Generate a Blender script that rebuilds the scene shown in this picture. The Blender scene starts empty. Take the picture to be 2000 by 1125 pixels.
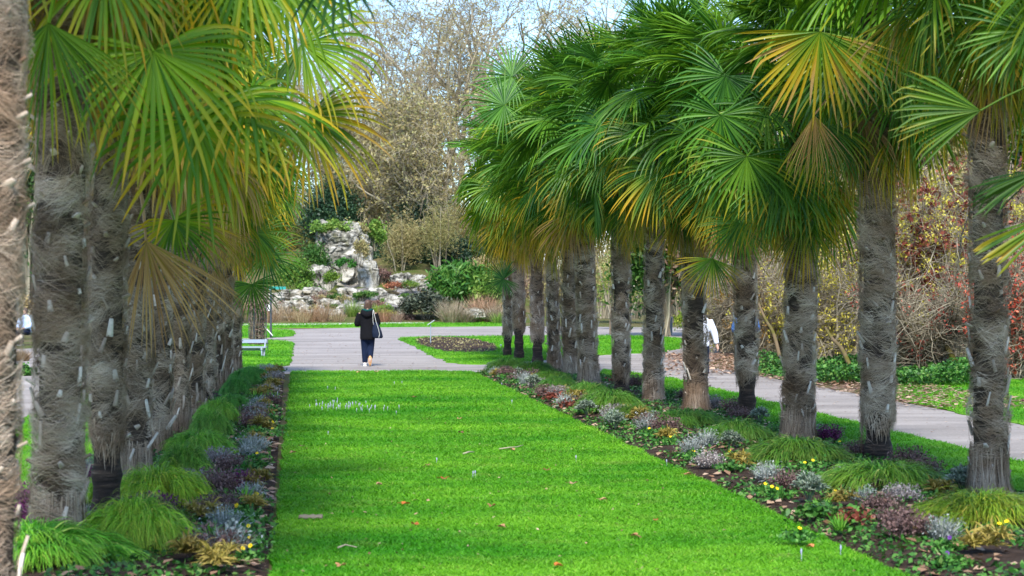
import bpy, math, random
import numpy as np
from mathutils import Vector, Matrix

SC = bpy.context.scene
COL = SC.collection
R_ = math.radians
FPX, HC, VPX, HOR = 4000.0, 2.0, 569.0, 560.0   # focal length in photo pixels, eye height, vanishing column, horizon row
SLOPE = (VPX - 1000.0) / FPX                    # the alley runs slightly to one side of the view axis

# ------------------------------------------------------------------ camera, sky, sun, exposure
cam_d = bpy.data.cameras.new("camera")
cam = bpy.data.objects.new("camera", cam_d)
COL.objects.link(cam)
cam.location = (0, 0, HC)
cam.rotation_euler = (R_(90), 0, 0)
cam_d.sensor_width = 36
cam_d.lens = 72
cam_d.shift_y = -2.5 / 2000
cam_d.clip_start = 0.2
cam_d.clip_end = 3000
cam_d.dof.use_dof = True
cam_d.dof.focus_distance = 36
cam_d.dof.aperture_fstop = 4.0
SC.camera = cam

SUN_DIR = Vector((0.0, -0.60, 0.64)).normalized()
w = bpy.data.worlds.new("World")
SC.world = w
w.use_nodes = True
nt = w.node_tree
nt.nodes.clear()
wo = nt.nodes.new("ShaderNodeOutputWorld")
bg = nt.nodes.new("ShaderNodeBackground")
sky = nt.nodes.new("ShaderNodeTexSky")
sky.sky_type = 'NISHITA'
sky.sun_disc = False
sky.sun_elevation = math.asin(SUN_DIR.z)
sky.sun_rotation = math.atan2(SUN_DIR.x, SUN_DIR.y)
sky.air_density = 1.0
sky.dust_density = 0.2
sky.ozone_density = 3.0
tc = nt.nodes.new("ShaderNodeTexCoord")
mp = nt.nodes.new("ShaderNodeMapping")
mp.inputs['Scale'].default_value = (1.6, 1.6, 3.4)
mp.inputs['Location'].default_value = (0.9, 0.52, 0.2)
nz = nt.nodes.new("ShaderNodeTexNoise")
nz.inputs['Scale'].default_value = 2.3
nz.inputs['Detail'].default_value = 8
nz.inputs['Roughness'].default_value = 0.55
rp = nt.nodes.new("ShaderNodeValToRGB")
rp.color_ramp.elements[0].position = 0.54
rp.color_ramp.elements[1].position = 0.72
mx = nt.nodes.new("ShaderNodeMix")
mx.data_type = 'RGBA'
mx.inputs['B'].default_value = (11.5, 11.4, 11.2, 1)
nt.links.new(tc.outputs['Generated'], mp.inputs['Vector'])
nt.links.new(mp.outputs['Vector'], nz.inputs['Vector'])
nt.links.new(nz.outputs['Fac'], rp.inputs['Fac'])
nt.links.new(rp.outputs['Color'], mx.inputs['Factor'])
tn = nt.nodes.new("ShaderNodeMix")
tn.data_type = 'RGBA'; tn.blend_type = 'MULTIPLY'
tn.inputs['Factor'].default_value = 1.0
tn.inputs['B'].default_value = (.80, .93, 1.06, 1)
nt.links.new(sky.outputs['Color'], tn.inputs['A'])
nt.links.new(tn.outputs['Result'], mx.inputs['A'])
nt.links.new(mx.outputs['Result'], bg.inputs['Color'])
bg.inputs['Strength'].default_value = 0.15
nt.links.new(bg.outputs['Background'], wo.inputs['Surface'])

sun_d = bpy.data.lights.new("sun", 'SUN')
sun = bpy.data.objects.new("sun", sun_d)
COL.objects.link(sun)
sun_d.energy = 3.5
sun_d.angle = R_(10)
sun_d.color = (1.0, 0.95, 0.87)
sun.rotation_euler = SUN_DIR.to_track_quat('Z', 'Y').to_euler()
SC.view_settings.view_transform = 'Standard'
SC.view_settings.look = 'None'
SC.view_settings.gamma = 1
SC.view_settings.exposure = 1.08
SC.cycles.use_denoising = True
SC.cycles.max_bounces = 6
SC.cycles.transparent_max_bounces = 8

# ------------------------------------------------------------------ helpers
def G(px, py):
    Y = FPX * HC / (py - HOR)
    return ((px - 1000) / FPX * Y, Y)
def at(px, py, Y):
    return np.array([(px - 1000) / FPX * Y, Y, HC - (py - HOR) / FPX * Y])
def alley(u, Y):
    return (u + SLOPE * Y, Y)
def norm(a):
    return a / np.maximum(np.linalg.norm(a, axis=-1, keepdims=True), 1e-9)

class Buf:
    def __init__(s):
        s.V, s.F4, s.F3, s.rnd, s.t, s.m4, s.m3, s.n = [], [], [], [], [], [], [], 0
    def add(s, V, F, rnd=0.5, t=0.5, mi=0):
        V = np.asarray(V, float).reshape(-1, 3)
        F = np.asarray(F, int)
        n = len(V)
        s.V.append(V)
        s.rnd.append(np.broadcast_to(np.asarray(rnd, float).ravel(), (n,)) if np.ndim(rnd) else np.full(n, rnd))
        s.t.append(np.broadcast_to(np.asarray(t, float).ravel(), (n,)) if np.ndim(t) else np.full(n, t))
        if F.shape[1] == 4:
            s.F4.append(F + s.n); s.m4.append(np.full(len(F), mi))
        else:
            s.F3.append(F + s.n); s.m3.append(np.full(len(F), mi))
        s.n += n
        return s
    def mesh(s, name, mats, smooth=True):
        me = bpy.data.meshes.new(name)
        V = np.concatenate(s.V)
        F4 = np.concatenate(s.F4) if s.F4 else np.zeros((0, 4), int)
        F3 = np.concatenate(s.F3) if s.F3 else np.zeros((0, 3), int)
        mi = np.concatenate([*s.m4, *s.m3]).astype(np.int32)
        loops = np.concatenate([F4.ravel(), F3.ravel()]).astype(np.int32)
        st = np.concatenate([np.arange(len(F4)) * 4, len(F4) * 4 + np.arange(len(F3)) * 3]).astype(np.int32)
        me.vertices.add(len(V)); me.vertices.foreach_set('co', V.astype(np.float32).ravel())
        me.loops.add(len(loops)); me.loops.foreach_set('vertex_index', loops)
        me.polygons.add(len(st)); me.polygons.foreach_set('loop_start', st)
        me.polygons.foreach_set('material_index', mi)
        me.polygons.foreach_set('use_smooth', np.full(len(st), smooth))
        for nm, arr in (('rnd', s.rnd), ('t', s.t)):
            a = me.attributes.new(nm, 'FLOAT', 'POINT')
            a.data.foreach_set('value', np.concatenate(arr).astype(np.float32))
        me.update(calc_edges=True)
        for m in (mats if isinstance(mats, (list, tuple)) else [mats]):
            me.materials.append(m)
        return me
    def obj(s, name, mats, parent=None, smooth=True, loc=None, rz=0.0):
        return put(name, s.mesh(name, mats, smooth), parent, loc, rz)

def put(name, me, parent=None, loc=None, rz=0.0, sc=None, color=None):
    o = bpy.data.objects.new(name, me)
    COL.objects.link(o)
    if parent is not None: o.parent = parent
    if loc is not None: o.location = loc
    if rz: o.rotation_euler = (0, 0, rz)
    if sc is not None: o.scale = sc if hasattr(sc, '__len__') else (sc, sc, sc)
    if color is not None: o.color = color
    return o
def empty(name, loc, rz=0.0, sc=1.0):
    o = bpy.data.objects.new(name, None)
    COL.objects.link(o)
    o.location = loc; o.rotation_euler = (0, 0, rz); o.scale = (sc, sc, sc)
    o.empty_display_size = 0.2
    return o
def tag(o, label, cat, group=None):
    o['label'] = label; o['category'] = cat
    if group: o['group'] = group
    return o
def kind(o, k):
    o['kind'] = k
    return o

def quads_grid(n, k, m, closed):
    """n strands, k stations, m points per station"""
    i = np.arange(n)[:, None, None] * (k * m)
    a = np.arange(k - 1)[None, :, None] * m
    mm = m if closed else m - 1
    b = np.arange(mm)[None, None, :]
    b2 = (b + 1) % m
    f = np.stack([i + a + b, i + a + b2, i + a + m + b2, i + a + m + b], -1)
    return f.reshape(-1, 4)
def ribbons(buf, P, W, rnd=None, mi=0, t=None):
    """P (n,k,3) centres, W (n,k,3) half-width vectors"""
    n, k, _ = P.shape
    V = np.stack([P - W, P + W], 2)
    r = np.repeat(rnd if rnd is not None else np.full(n, .5), k * 2)
    tt = np.tile(np.repeat(np.linspace(0, 1, k) if t is None else t, 2), n)
    buf.add(V, quads_grid(n, k, 2, False), r, tt, mi)
def vribbons(buf, P, W, N, rnd, t, mi=0):
    n, k, _ = P.shape
    V = np.stack([P - W, P + N, P + W], 2)
    buf.add(V, quads_grid(n, k, 3, False), np.repeat(rnd, k * 3), np.tile(np.repeat(t, 3), n), mi)
def tubes(buf, P, R, m=5, rnd=None, mi=0, squash=None, cap=False):
    P = np.asarray(P, float)
    if P.ndim == 2: P = P[None]
    n, k, _ = P.shape
    R = np.broadcast_to(np.asarray(R, float), (n, k))
    T = norm(np.gradient(P, axis=1))
    mean = norm(P[:, -1] - P[:, 0] + 1e-6)
    ref = np.where(np.abs(mean[:, 2:3]) > .8, np.array([[1., .13, .05]]), np.array([[.05, .13, 1.]]))[:, None]
    A = norm(np.cross(np.broadcast_to(ref, T.shape), T))
    B = np.cross(T, A)
    ang = np.linspace(0, 2 * math.pi, m, endpoint=False)
    sa, sb = (1, 1) if squash is None else squash
    V = P[:, :, None] + R[:, :, None, None] * (np.cos(ang)[None, None, :, None] * A[:, :, None] * sa + np.sin(ang)[None, None, :, None] * B[:, :, None] * sb)
    r = np.repeat(rnd if rnd is not None else np.full(n, .5), k * m)
    F = quads_grid(n, k, m, True)
    if cap:
        caps = []
        V = V.reshape(n, k * m, 3)
        V = np.concatenate([V, P[:, :1], P[:, -1:]], 1)
        st = k * m + 2
        idx = F.reshape(n, -1, 4) - (np.arange(n) * k * m)[:, None, None] + (np.arange(n) * st)[:, None, None]
        F = idx.reshape(-1, 4)
        for q in range(n):
            o = q * st
            for j in range(m):
                j2 = (j + 1) % m
                caps.append((o + j2, o + j, o + k * m))
                caps.append((o + (k - 1) * m + j, o + (k - 1) * m + j2, o + k * m + 1))
        rr = rnd if rnd is not None else np.full(n, .5)
        base = buf.n
        buf.add(V, F, np.repeat(rr, st), np.tile(np.concatenate([np.repeat(np.linspace(0, 1, k), m), [0, 1]]), n), mi)
        buf.F3.append(np.array(caps) + base); buf.m3.append(np.full(len(caps), mi))
        return
    buf.add(V, F, r, np.tile(np.repeat(np.linspace(0, 1, k), m), n), mi)
def leaves(buf, C, size, rng, rnd=None, mi=0, flat=0.0, long=1.6, bias=None):
    n = len(C)
    d = norm(rng.normal(size=(n, 3)) + (0 if bias is None else np.asarray(bias)))
    N = norm(rng.normal(size=(n, 3)) * (1 - flat) + np.array([0, 0, flat * 2]))
    s = norm(np.cross(d, N)); d = norm(np.cross(N, s))
    sz = size * rng.uniform(.6, 1.25, n)[:, None]
    V = np.stack([C - d * sz * long * .5, C + s * sz * .45 + N * sz * .1, C + d * sz * long * .5, C - s * sz * .45 + N * sz * .1], 1)
    r = rng.random(n) if rnd is None else rnd
    buf.add(V, np.arange(n * 4).reshape(n, 4), np.repeat(r, 4), np.tile([0, .5, 1, .5], n), mi)
def box(buf, c, s, rot=None, mi=0, rnd=.5):
    x = np.array([[a, b, d] for a in (-.5, .5) for b in (-.5, .5) for d in (-.5, .5)]) * np.asarray(s, float)
    if rot is not None: x = x @ np.array(rot.to_3x3()).T
    buf.add(x + np.asarray(c, float), [[0, 1, 3, 2], [4, 6, 7, 5], [0, 4, 5, 1], [2, 3, 7, 6], [0, 2, 6, 4], [1, 5, 7, 3]], rnd, .5, mi)
def vnoise(p, seed=0, octs=4):
    """cheap smooth pseudo noise from summed sines, -1..1"""
    r = np.random.default_rng(seed)
    out = np.zeros(len(p)); amp = 1.0; fr = 1.0; tot = 0
    for _ in range(octs):
        for _k in range(3):
            d = norm(r.normal(size=3)); ph = r.uniform(0, 6.28)
            out += amp / 3 * np.sin(p @ d * fr * 2 + ph + 1.3 * np.sin(p @ norm(r.normal(size=3)) * fr * 1.3))
        tot += amp; amp *= .55; fr *= 2.1
    return out / tot * 1.6

# ------------------------------------------------------------------ materials
class NT:
    def __init__(s, name):
        s.m = bpy.data.materials.new(name); s.m.use_nodes = True
        s.t = s.m.node_tree; s.t.nodes.clear()
        s.out = s.t.nodes.new("ShaderNodeOutputMaterial")
    def n(s, typ, **kw):
        x = s.t.nodes.new("ShaderNode" + typ)
        for k, v in kw.items(): setattr(x, k, v)
        return x
    def l(s, a, b): s.t.links.new(a, b)
    def set(s, inp, v):
        if hasattr(v, 'links'): s.l(v, inp)
        else: inp.default_value = v
    def math(s, op, a, b=0.0, c=0.0, clamp=False):
        x = s.n("Math", operation=op, use_clamp=clamp)
        for i, v in enumerate((a, b, c)): s.set(x.inputs[i], v)
        return x.outputs[0]
    def attr(s, nm):
        return s.n("Attribute", attribute_name=nm).outputs['Fac']
    def mix(s, f, a, b, mode='MIX'):
        x = s.n("Mix", data_type='RGBA', blend_type=mode)
        s.set(x.inputs['Factor'], f); s.set(x.inputs['A'], c4(a)); s.set(x.inputs['B'], c4(b))
        return x.outputs['Result']
    def ramp(s, f, stops):
        x = s.n("ValToRGB")
        e = x.color_ramp.elements
        while len(e) < len(stops): e.new(0.5)
        for el, (p, c) in zip(e, stops):
            el.position = p; el.color = c4(c)
        s.set(x.inputs['Fac'], f)
        return x.outputs['Color']
    def noise(s, scale, detail=4, rough=.55, vec=None, stretch=None, world=True):
        x = s.n("TexNoise")
        x.inputs['Scale'].default_value = scale; x.inputs['Detail'].default_value = detail; x.inputs['Roughness'].default_value = rough
        v = s.n("NewGeometry").outputs['Position'] if world else s.n("TexCoord").outputs['Object']
        if stretch is not None:
            mpn = s.n("Mapping"); mpn.inputs['Scale'].default_value = stretch
            s.l(v, mpn.inputs['Vector']); v = mpn.outputs['Vector']
        s.l(v, x.inputs['Vector'])
        return x.outputs['Fac']
    def bump(s, h, strength=.3, dist=.02):
        x = s.n("Bump"); x.inputs['Strength'].default_value = strength; x.inputs['Distance'].default_value = dist
        s.l(h, x.inputs['Height'])
        return x.outputs['Normal']
    def finish(s, col, rough=.6, spec=.4, normal=None, trans=0.0, tcol=None, metal=0.0):
        p = s.n("BsdfPrincipled")
        s.set(p.inputs['Base Color'], c4(col)); s.set(p.inputs['Roughness'], rough)
        p.inputs['Specular IOR Level'].default_value = spec
        p.inputs['Metallic'].default_value = metal
        if normal is not None: s.l(normal, p.inputs['Normal'])
        o = p.outputs[0]
        if trans > 0:
            tr = s.n("BsdfTranslucent")
            s.set(tr.inputs['Color'], c4(col if tcol is None else tcol))
            mxs = s.n("MixShader"); mxs.inputs[0].default_value = trans
            s.l(o, mxs.inputs[1]); s.l(tr.outputs[0], mxs.inputs[2]); o = mxs.outputs[0]
        s.l(o, s.out.inputs['Surface'])
        return s.m
def c4(c):
    if hasattr(c, 'links'): return c
    return tuple(c) if len(c) == 4 else (*c, 1.0)

def plain(name, col, rough=.6, spec=.4, metal=0.0, var=.25, scale=8.0):
    m = NT(name)
    f = m.noise(scale, 5, .6, world=False)
    c = m.mix(f, [x * (1 - var) for x in col], [min(1, x * (1 + var)) for x in col])
    return m.finish(c, rough, spec, m.bump(f, .15, .01), metal=metal)
def foliage(name, stops, rough=.5, spec=.3, trans=.25, tipcol=None, tint=True):
    """colour from the per-leaf random value; object colour gives a per-plant tint"""
    m = NT(name)
    c = m.ramp(m.attr('rnd'), stops)
    if tipcol is not None:
        f = m.math('MULTIPLY', m.math('POWER', m.attr('t'), 2.2), .75, clamp=True)
        c = m.mix(f, c, tipcol)
    if tint:
        oi = m.n("ObjectInfo")
        c = m.mix(1.0, c, oi.outputs['Color'], 'MULTIPLY')
    return m.finish(c, rough, spec, trans=trans)

# palm fronds: object colour red = age (0 young .. 1 dead), green = hue (0 blue green .. 1 yellow green), blue = value
m = NT("palm_leaf")
oi = m.n("ObjectInfo")
sep = m.n("SeparateColor"); m.l(oi.outputs['Color'], sep.inputs[0])
age, hue, val = sep.outputs[0], sep.outputs[1], sep.outputs[2]
tt, rr = m.attr('t'), m.attr('rnd')
g1 = m.mix(rr, (.010, .075, .012), (.070, .23, .028))
g2 = m.mix(rr, (.040, .13, .004), (.21, .35, .012))
green = m.mix(hue, g1, g2)
yel = m.mix(rr, (.30, .28, .010), (.48, .28, .014))
brn = m.mix(rr, (.20, .10, .035), (.42, .27, .11))
fy = m.math('ADD', m.math('MULTIPLY', age, 1.5), m.math('MULTIPLY', tt, .75))
fy = m.math('ADD', fy, m.math('MULTIPLY', m.math('SUBTRACT', rr, .5), .45))
fy = m.math('MULTIPLY', m.math('SUBTRACT', fy, 1.10), 2.2, clamp=True)
fb = m.math('ADD', m.math('MULTIPLY', age, 2.6), m.math('MULTIPLY', tt, .7))
fb = m.math('ADD', fb, m.math('MULTIPLY', m.math('SUBTRACT', rr, .5), .7))
fb = m.math('MULTIPLY', m.math('SUBTRACT', fb, 2.34), 3.5, clamp=True)
c = m.mix(fy, green, yel)
c = m.mix(fb, c, brn)
vv = m.n("CombineColor"); [m.l(val, vv.inputs[i]) for i in range(3)]
c = m.mix(1.0, c, vv.outputs[0], 'MULTIPLY')
M_LEAF = m.finish(c, .42, .28, trans=.32, tcol=m.mix(.5, c, m.mix(1.0, c, (1.9, 1.6, .35), 'MULTIPLY')))

m = NT("palm_fibre")
f = m.ramp(m.attr('rnd'), [(0, (.11, .072, .046)), (.35, (.43, .33, .24)), (.82, (.72, .595, .47)), (1, (.85, .75, .62))])
f = m.mix(m.math('MULTIPLY', m.math('SUBTRACT', m.noise(2.2, 4), .38), 3.5, clamp=True), m.mix(1.0, f, (.56, .47, .40), 'MULTIPLY'), f)
M_FIBRE = m.finish(f, .8, .15, trans=.08)
m = NT("palm_bark")
nn = m.noise(6, 6, .65, stretch=(1, 1, 5), world=False)
c = m.ramp(nn, [(.25, (.018, .012, .009)), (.5, (.055, .038, .027)), (.75, (.17, .12, .085))])
M_BARK = m.finish(c, .85, .2, m.bump(nn, .8, .03))
m = NT("palm_bark_bare")
nn = m.noise(5, 6, .65, stretch=(1, 1, 7), world=False)
c = m.ramp(nn, [(.3, (.008, .006, .005)), (.5, (.03, .02, .015)), (.66, (.10, .065, .045)), (.8, (.22, .18, .15))])
M_BARE = m.finish(c, .8, .25, m.bump(nn, .8, .03))
m = NT("palm_stub")
c = m.ramp(m.attr('rnd'), [(0, (.20, .12, .07)), (.5, (.52, .43, .34)), (1, (.80, .73, .64))])
M_STUB = m.finish(m.mix(m.noise(30, 3), c, m.mix(1.0, c, (.55, .5, .45), 'MULTIPLY')), .7, .25)
# ------------------------------------------------------------------ ground materials
def grass_colour(m, extra=None):
    big = m.noise(.55, 4, .6, stretch=(.6, 1.0, 1))
    mid = m.noise(2.4, 4, .6, stretch=(.5, 1.4, 1))
    c = m.mix(m.math('MULTIPLY', m.math('SUBTRACT', big, .34), 3.0, clamp=True), (.050, .265, .005), (.19, .46, .020))
    dry = m.math('MULTIPLY', m.math('SUBTRACT', mid, .55), 4.0, clamp=True)
    c = m.mix(m.math('MULTIPLY', dry, .65), c, (.32, .42, .08))
    worn = m.math('MULTIPLY', m.math('SUBTRACT', m.noise(1.3, 6, .75), .63), 7.0, clamp=True)
    c = m.mix(m.math('MULTIPLY', worn, .8), c, (.16, .17, .05))
    return c
m = NT("lawn_turf")
c = grass_colour(m)
f = m.noise(60, 3, .6)
c = m.mix(f, m.mix(1.0, c, (.45, .5, .4), 'MULTIPLY'), c)
M_TURF = m.finish(c, .8, .1, m.bump(f, .5, .02))
m = NT("grass_blade")
c = grass_colour(m)
c = m.mix(1.0, c, m.ramp(m.attr('rnd'), [(0, (.5, .62, .5)), (.55, (1, 1, 1)), (.9, (1.35, 1.18, 1.3)), (1, (2.3, 1.25, 4.5))]), 'MULTIPLY')
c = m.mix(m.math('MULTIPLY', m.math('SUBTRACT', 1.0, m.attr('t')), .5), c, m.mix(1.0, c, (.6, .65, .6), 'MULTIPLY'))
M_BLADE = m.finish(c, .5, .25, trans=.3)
m = NT("tarmac_path")
f1, f2, f3 = m.noise(.45, 5, .6, stretch=(.5, 1.6, 1)), m.noise(20, 6, .85), m.noise(4, 4, .6)
c = m.mix(m.math('MULTIPLY', m.math('SUBTRACT', f1, .28), 2.2, clamp=True), (.165, .146, .132), (.37, .335, .31))
c = m.mix(m.math('MULTIPLY', m.math('SUBTRACT', f2, .5), 2.2, clamp=True), c, (.48, .44, .41))
c = m.mix(m.math('MULTIPLY', m.math('SUBTRACT', .45, f2), 3.0, clamp=True), c, (.12, .105, .10))
c = m.mix(m.math('MULTIPLY', m.math('SUBTRACT', f3, .64), 6.0, clamp=True), c, (.15, .12, .10))
M_PATH = m.finish(c, .85, .2, m.bump(f2, .5, .012))
m = NT("bed_earth")
f1, f2 = m.noise(7, 6, .7), m.noise(28, 4, .7)
c = m.ramp(f1, [(.3, (.022, .014, .010)), (.6, (.065, .043, .032)), (.85, (.14, .10, .075))])
M_EARTH = m.finish(c, .95, .1, m.bump(f2, 1.0, .04))
m = NT("rough_ground")
f1, f2 = m.noise(.35, 6, .65), m.noise(9, 5, .7)
c = m.mix(m.math('MULTIPLY', m.math('SUBTRACT', f1, .4), 4, clamp=True), (.10, .13, .03), (.20, .145, .085))
c = m.mix(f2, m.mix(1.0, c, (.45, .45, .45), 'MULTIPLY'), c)
M_ROUGH = m.finish(c, .95, .1, m.bump(f2, .8, .05))
m = NT("limestone")
f1, f2, f3 = m.noise(1.1, 7, .65), m.noise(.5, 3, .6), m.noise(1.6, 8, .72, stretch=(1, 1, .6))
c = m.ramp(f3, [(.34, (.025, .022, .018)), (.44, (.19, .18, .145)), (.56, (.46, .44, .38)), (.74, (.66, .63, .56))])
c = m.mix(m.math('MULTIPLY', m.math('SUBTRACT', f1, .56), 6, clamp=True), c, (.13, .13, .05))
c = m.mix(m.math('MULTIPLY', m.math('SUBTRACT', f2, .58), 5, clamp=True), c, (.22, .17, .09))
vo = m.n("TexVoronoi", feature='DISTANCE_TO_EDGE'); vo.inputs['Scale'].default_value = .75
_mp = m.n("Mapping"); _mp.inputs['Scale'].default_value = (1.0, 1.0, .75)
_ad = m.n("Mix", data_type='RGBA', blend_type='ADD'); _ad.inputs['Factor'].default_value = .35
m.l(m.n("NewGeometry").outputs['Position'], _mp.inputs['Vector']); m.l(_mp.outputs['Vector'], _ad.inputs['A'])
_nz = m.n("TexNoise"); _nz.inputs['Scale'].default_value = 1.5; m.l(_mp.outputs['Vector'], _nz.inputs['Vector']); m.l(_nz.outputs['Color'], _ad.inputs['B'])
m.l(_ad.outputs['Result'], vo.inputs['Vector'])
jf = m.math('MULTIPLY', m.math('SUBTRACT', .07, vo.outputs['Distance']), 14.0, clamp=True)
c = m.mix(m.math('MULTIPLY', jf, .4), c, (.03, .026, .02))
hh = m.math('SUBTRACT', f3, jf)
M_ROCK = m.finish(c, .9, .2, m.bump(hh, 1.0, .16))
m = NT("scree")
f1 = m.noise(3, 5, .7)
c = m.ramp(f1, [(.35, (.05, .045, .04)), (.5, (.20, .185, .17)), (.7, (.40, .38, .36))])
M_SCREE = m.finish(c, .9, .2, m.bump(f1, .9, .1))
M_WHITE_STONE = plain("white_pebbles", (.6, .58, .55), .8, .2, var=.4, scale=14)
M_BRANCH = NT("bare_branch")
c = M_BRANCH.ramp(M_BRANCH.attr('rnd'), [(0, (.10, .083, .058)), (.5, (.25, .215, .15)), (1, (.42, .37, .27))])
M_BRANCH = M_BRANCH.finish(c, .85, .15)
M_MOSSY = NT("mossy_branch")
c = M_MOSSY.mix(M_MOSSY.math('MULTIPLY', M_MOSSY.math('SUBTRACT', M_MOSSY.noise(3, 4), .42), 5, clamp=True), (.15, .11, .065), (.10, .095, .02))
M_MOSSY = M_MOSSY.finish(c, .9, .1)
M_TANLEAF = foliage("tan_twig_leaf", [(0, (.16, .125, .05)), (.5, (.40, .33, .145)), (.85, (.35, .35, .13)), (1, (.56, .48, .27))], trans=.35)
M_DARKGREEN = foliage("dark_evergreen", [(0, (.006, .018, .012)), (.5, (.018, .045, .022)), (1, (.055, .10, .04))], trans=.1)
M_GREEN = foliage("green_shrub_leaf", [(0, (.02, .07, .012)), (.5, (.06, .16, .025)), (1, (.17, .27, .05))], trans=.25)
M_LIME = foliage("lime_leaf", [(0, (.05, .13, .02)), (.5, (.15, .28, .04)), (1, (.34, .42, .09))], trans=.3)
M_BLUEGREY = foliage("grey_green_needle", [(0, (.018, .026, .018)), (.6, (.075, .095, .06)), (1, (.20, .20, .13))], trans=.1)
M_BROWN = foliage("brown_twig", [(0, (.09, .055, .04)), (.5, (.20, .13, .10)), (1, (.34, .25, .18))], trans=.1)
M_STRAW = foliage("straw_grass", [(0, (.17, .125, .075)), (.5, (.36, .28, .19)), (1, (.52, .43, .32))], trans=.2)
M_YELLOW = foliage("yellow_blossom", [(0, (.34, .30, .03)), (.5, (.58, .50, .05)), (1, (.70, .62, .16))], trans=.3)
M_MAROON = foliage("withered_red_leaf", [(0, (.08, .018, .012)), (.5, (.21, .05, .03)), (1, (.36, .13, .08))], trans=.3)
M_RED = foliage("red_berry", [(0, (.26, .03, .02)), (.5, (.45, .07, .04)), (1, (.58, .16, .08))], trans=.1)
M_IVY = foliage("ivy_leaf", [(0, (.012, .05, .010)), (.5, (.04, .15, .02)), (.9, (.10, .24, .04)), (1, (.15, .24, .06))], rough=.5, spec=.25, trans=.15)
M_LITTER = foliage("fallen_leaf", [(0, (.13, .06, .035)), (.5, (.34, .20, .12)), (1, (.55, .40, .28))], trans=.15)
M_SEDGE = foliage("sedge_blade", [(0, (.025, .085, .012)), (.5, (.085, .24, .022)), (.85, (.21, .36, .035)), (1, (.42, .38, .10))], rough=.4, trans=.3, tipcol=(.28, .33, .04))
M_SILVER = foliage("silver_leaf", [(0, (.12, .145, .12)), (.5, (.26, .29, .26)), (1, (.42, .44, .43))], trans=.1)
M_SAGE = foliage("sage_leaf", [(0, (.09, .14, .09)), (.5, (.21, .27, .19)), (1, (.38, .42, .33))], trans=.1)
M_PURPLE = foliage("purple_heather_spike", [(0, (.035, .010, .025)), (.5, (.11, .016, .075)), (1, (.24, .045, .17))], trans=.1)
M_DUSKY = foliage("dusky_heather_spike", [(0, (.035, .02, .018)), (.5, (.12, .065, .06)), (1, (.26, .17, .15))], trans=.1)
M_PALE = foliage("pale_heather_spike", [(0, (.10, .07, .065)), (.5, (.24, .20, .19)), (1, (.45, .42, .41))], trans=.1)
M_GOLD = foliage("golden_leaf", [(0, (.10, .10, .015)), (.5, (.26, .22, .035)), (1, (.42, .35, .10))], trans=.25, tipcol=(.36, .24, .06))
M_FRESH = foliage("fresh_green_leaf", [(0, (.05, .19, .012)), (.5, (.11, .33, .025)), (1, (.22, .46, .05))], trans=.3)
M_PETAL_Y = plain("yellow_petal", (.82, .58, .01), .6, .2, var=.1)
M_PETAL_P = plain("violet_petal", (.10, .03, .20), .6, .2, var=.2)
M_CROCUS = plain("white_lilac_petal", (.40, .40, .56), .5, .2, var=.1)
M_EYE = plain("dark_flower_eye", (.03, .015, .02), .7, .1)
M_METAL = plain("galvanised_metal", (.42, .46, .50), .4, .5, metal=.6, var=.12)
M_PALEMETAL = plain("pale_painted_metal", (.26, .31, .38), .45, .4, var=.1)
M_DARKMETAL = plain("dark_metal", (.045, .05, .06), .45, .5, var=.2)
M_TEAL = plain("teal_paint", (.02, .26, .23), .4, .4, var=.1)
M_WHITE = plain("white_paint", (.80, .80, .79), .5, .3, var=.04)
M_BLACK = plain("black_print", (.02, .02, .022), .6, .3)
M_WOOD = plain("weathered_wood", (.25, .19, .13), .8, .2, var=.35, scale=12)
M_SKIN = plain("skin", (.55, .33, .25), .5, .35, var=.06)
M_HAIR = NT("brown_hair")
_f = M_HAIR.noise(30, 4, .6, stretch=(3, 3, .25), world=False)
M_HAIR = M_HAIR.finish(M_HAIR.mix(_f, (.03, .017, .011), (.13, .075, .05)), .45, .4, M_HAIR.bump(_f, .6, .01))
M_JACKET = plain("black_fleece", (.008, .008, .010), .95, .1, var=.4, scale=30)
M_HOODLINE = plain("dark_green_lining", (.008, .06, .055), .9, .1, var=.3, scale=20)
M_JEANS = plain("dark_denim", (.006, .012, .034), .85, .15, var=.45, scale=9)
M_BAG = plain("navy_canvas", (.008, .014, .032), .8, .2, var=.3)
M_STRAP = plain("white_strap", (.75, .75, .72), .7, .2, var=.08)
M_SHOE = plain("white_shoe", (.72, .69, .70), .6, .3, var=.08)
M_SOLE = plain("tan_rubber_sole", (.55, .31, .15), .7, .2, var=.12)
M_PUFFER = plain("pale_quilted_jacket", (.66, .68, .76), .5, .4, var=.1)
M_BLUEJ = plain("blue_jacket", (.05, .13, .34), .7, .2, var=.2)
M_LBLUE = plain("light_blue_jacket", (.42, .52, .72), .7, .2, var=.15)
M_PINK = plain("pink_hat", (.62, .30, .28), .8, .1, var=.1)
M_NAVY = plain("navy_cloth", (.012, .018, .04), .85, .1, var=.3)

# ------------------------------------------------------------------ ground, paths, lawns
def sheet(name, pts, z, mat, skirt=0.0, step=None):
    """flat polygon in the ground plane, optionally with an edge going down"""
    import bmesh
    bm = bmesh.new()
    vs = [bm.verts.new((x, y, z)) for x, y in pts]
    f = bm.faces.new(vs)
    if f.normal.z < 0: f.normal_flip()
    if skirt:
        r = bmesh.ops.extrude_edge_only(bm, edges=list(bm.edges))
        for v in [g for g in r['geom'] if isinstance(g, bmesh.types.BMVert)]:
            v.co.z = z - skirt
    bm.normal_update()
    me = bpy.data.meshes.new(name); bm.to_mesh(me); bm.free()
    me.materials.append(mat)
    return kind(put(name, me), 'structure')

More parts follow.
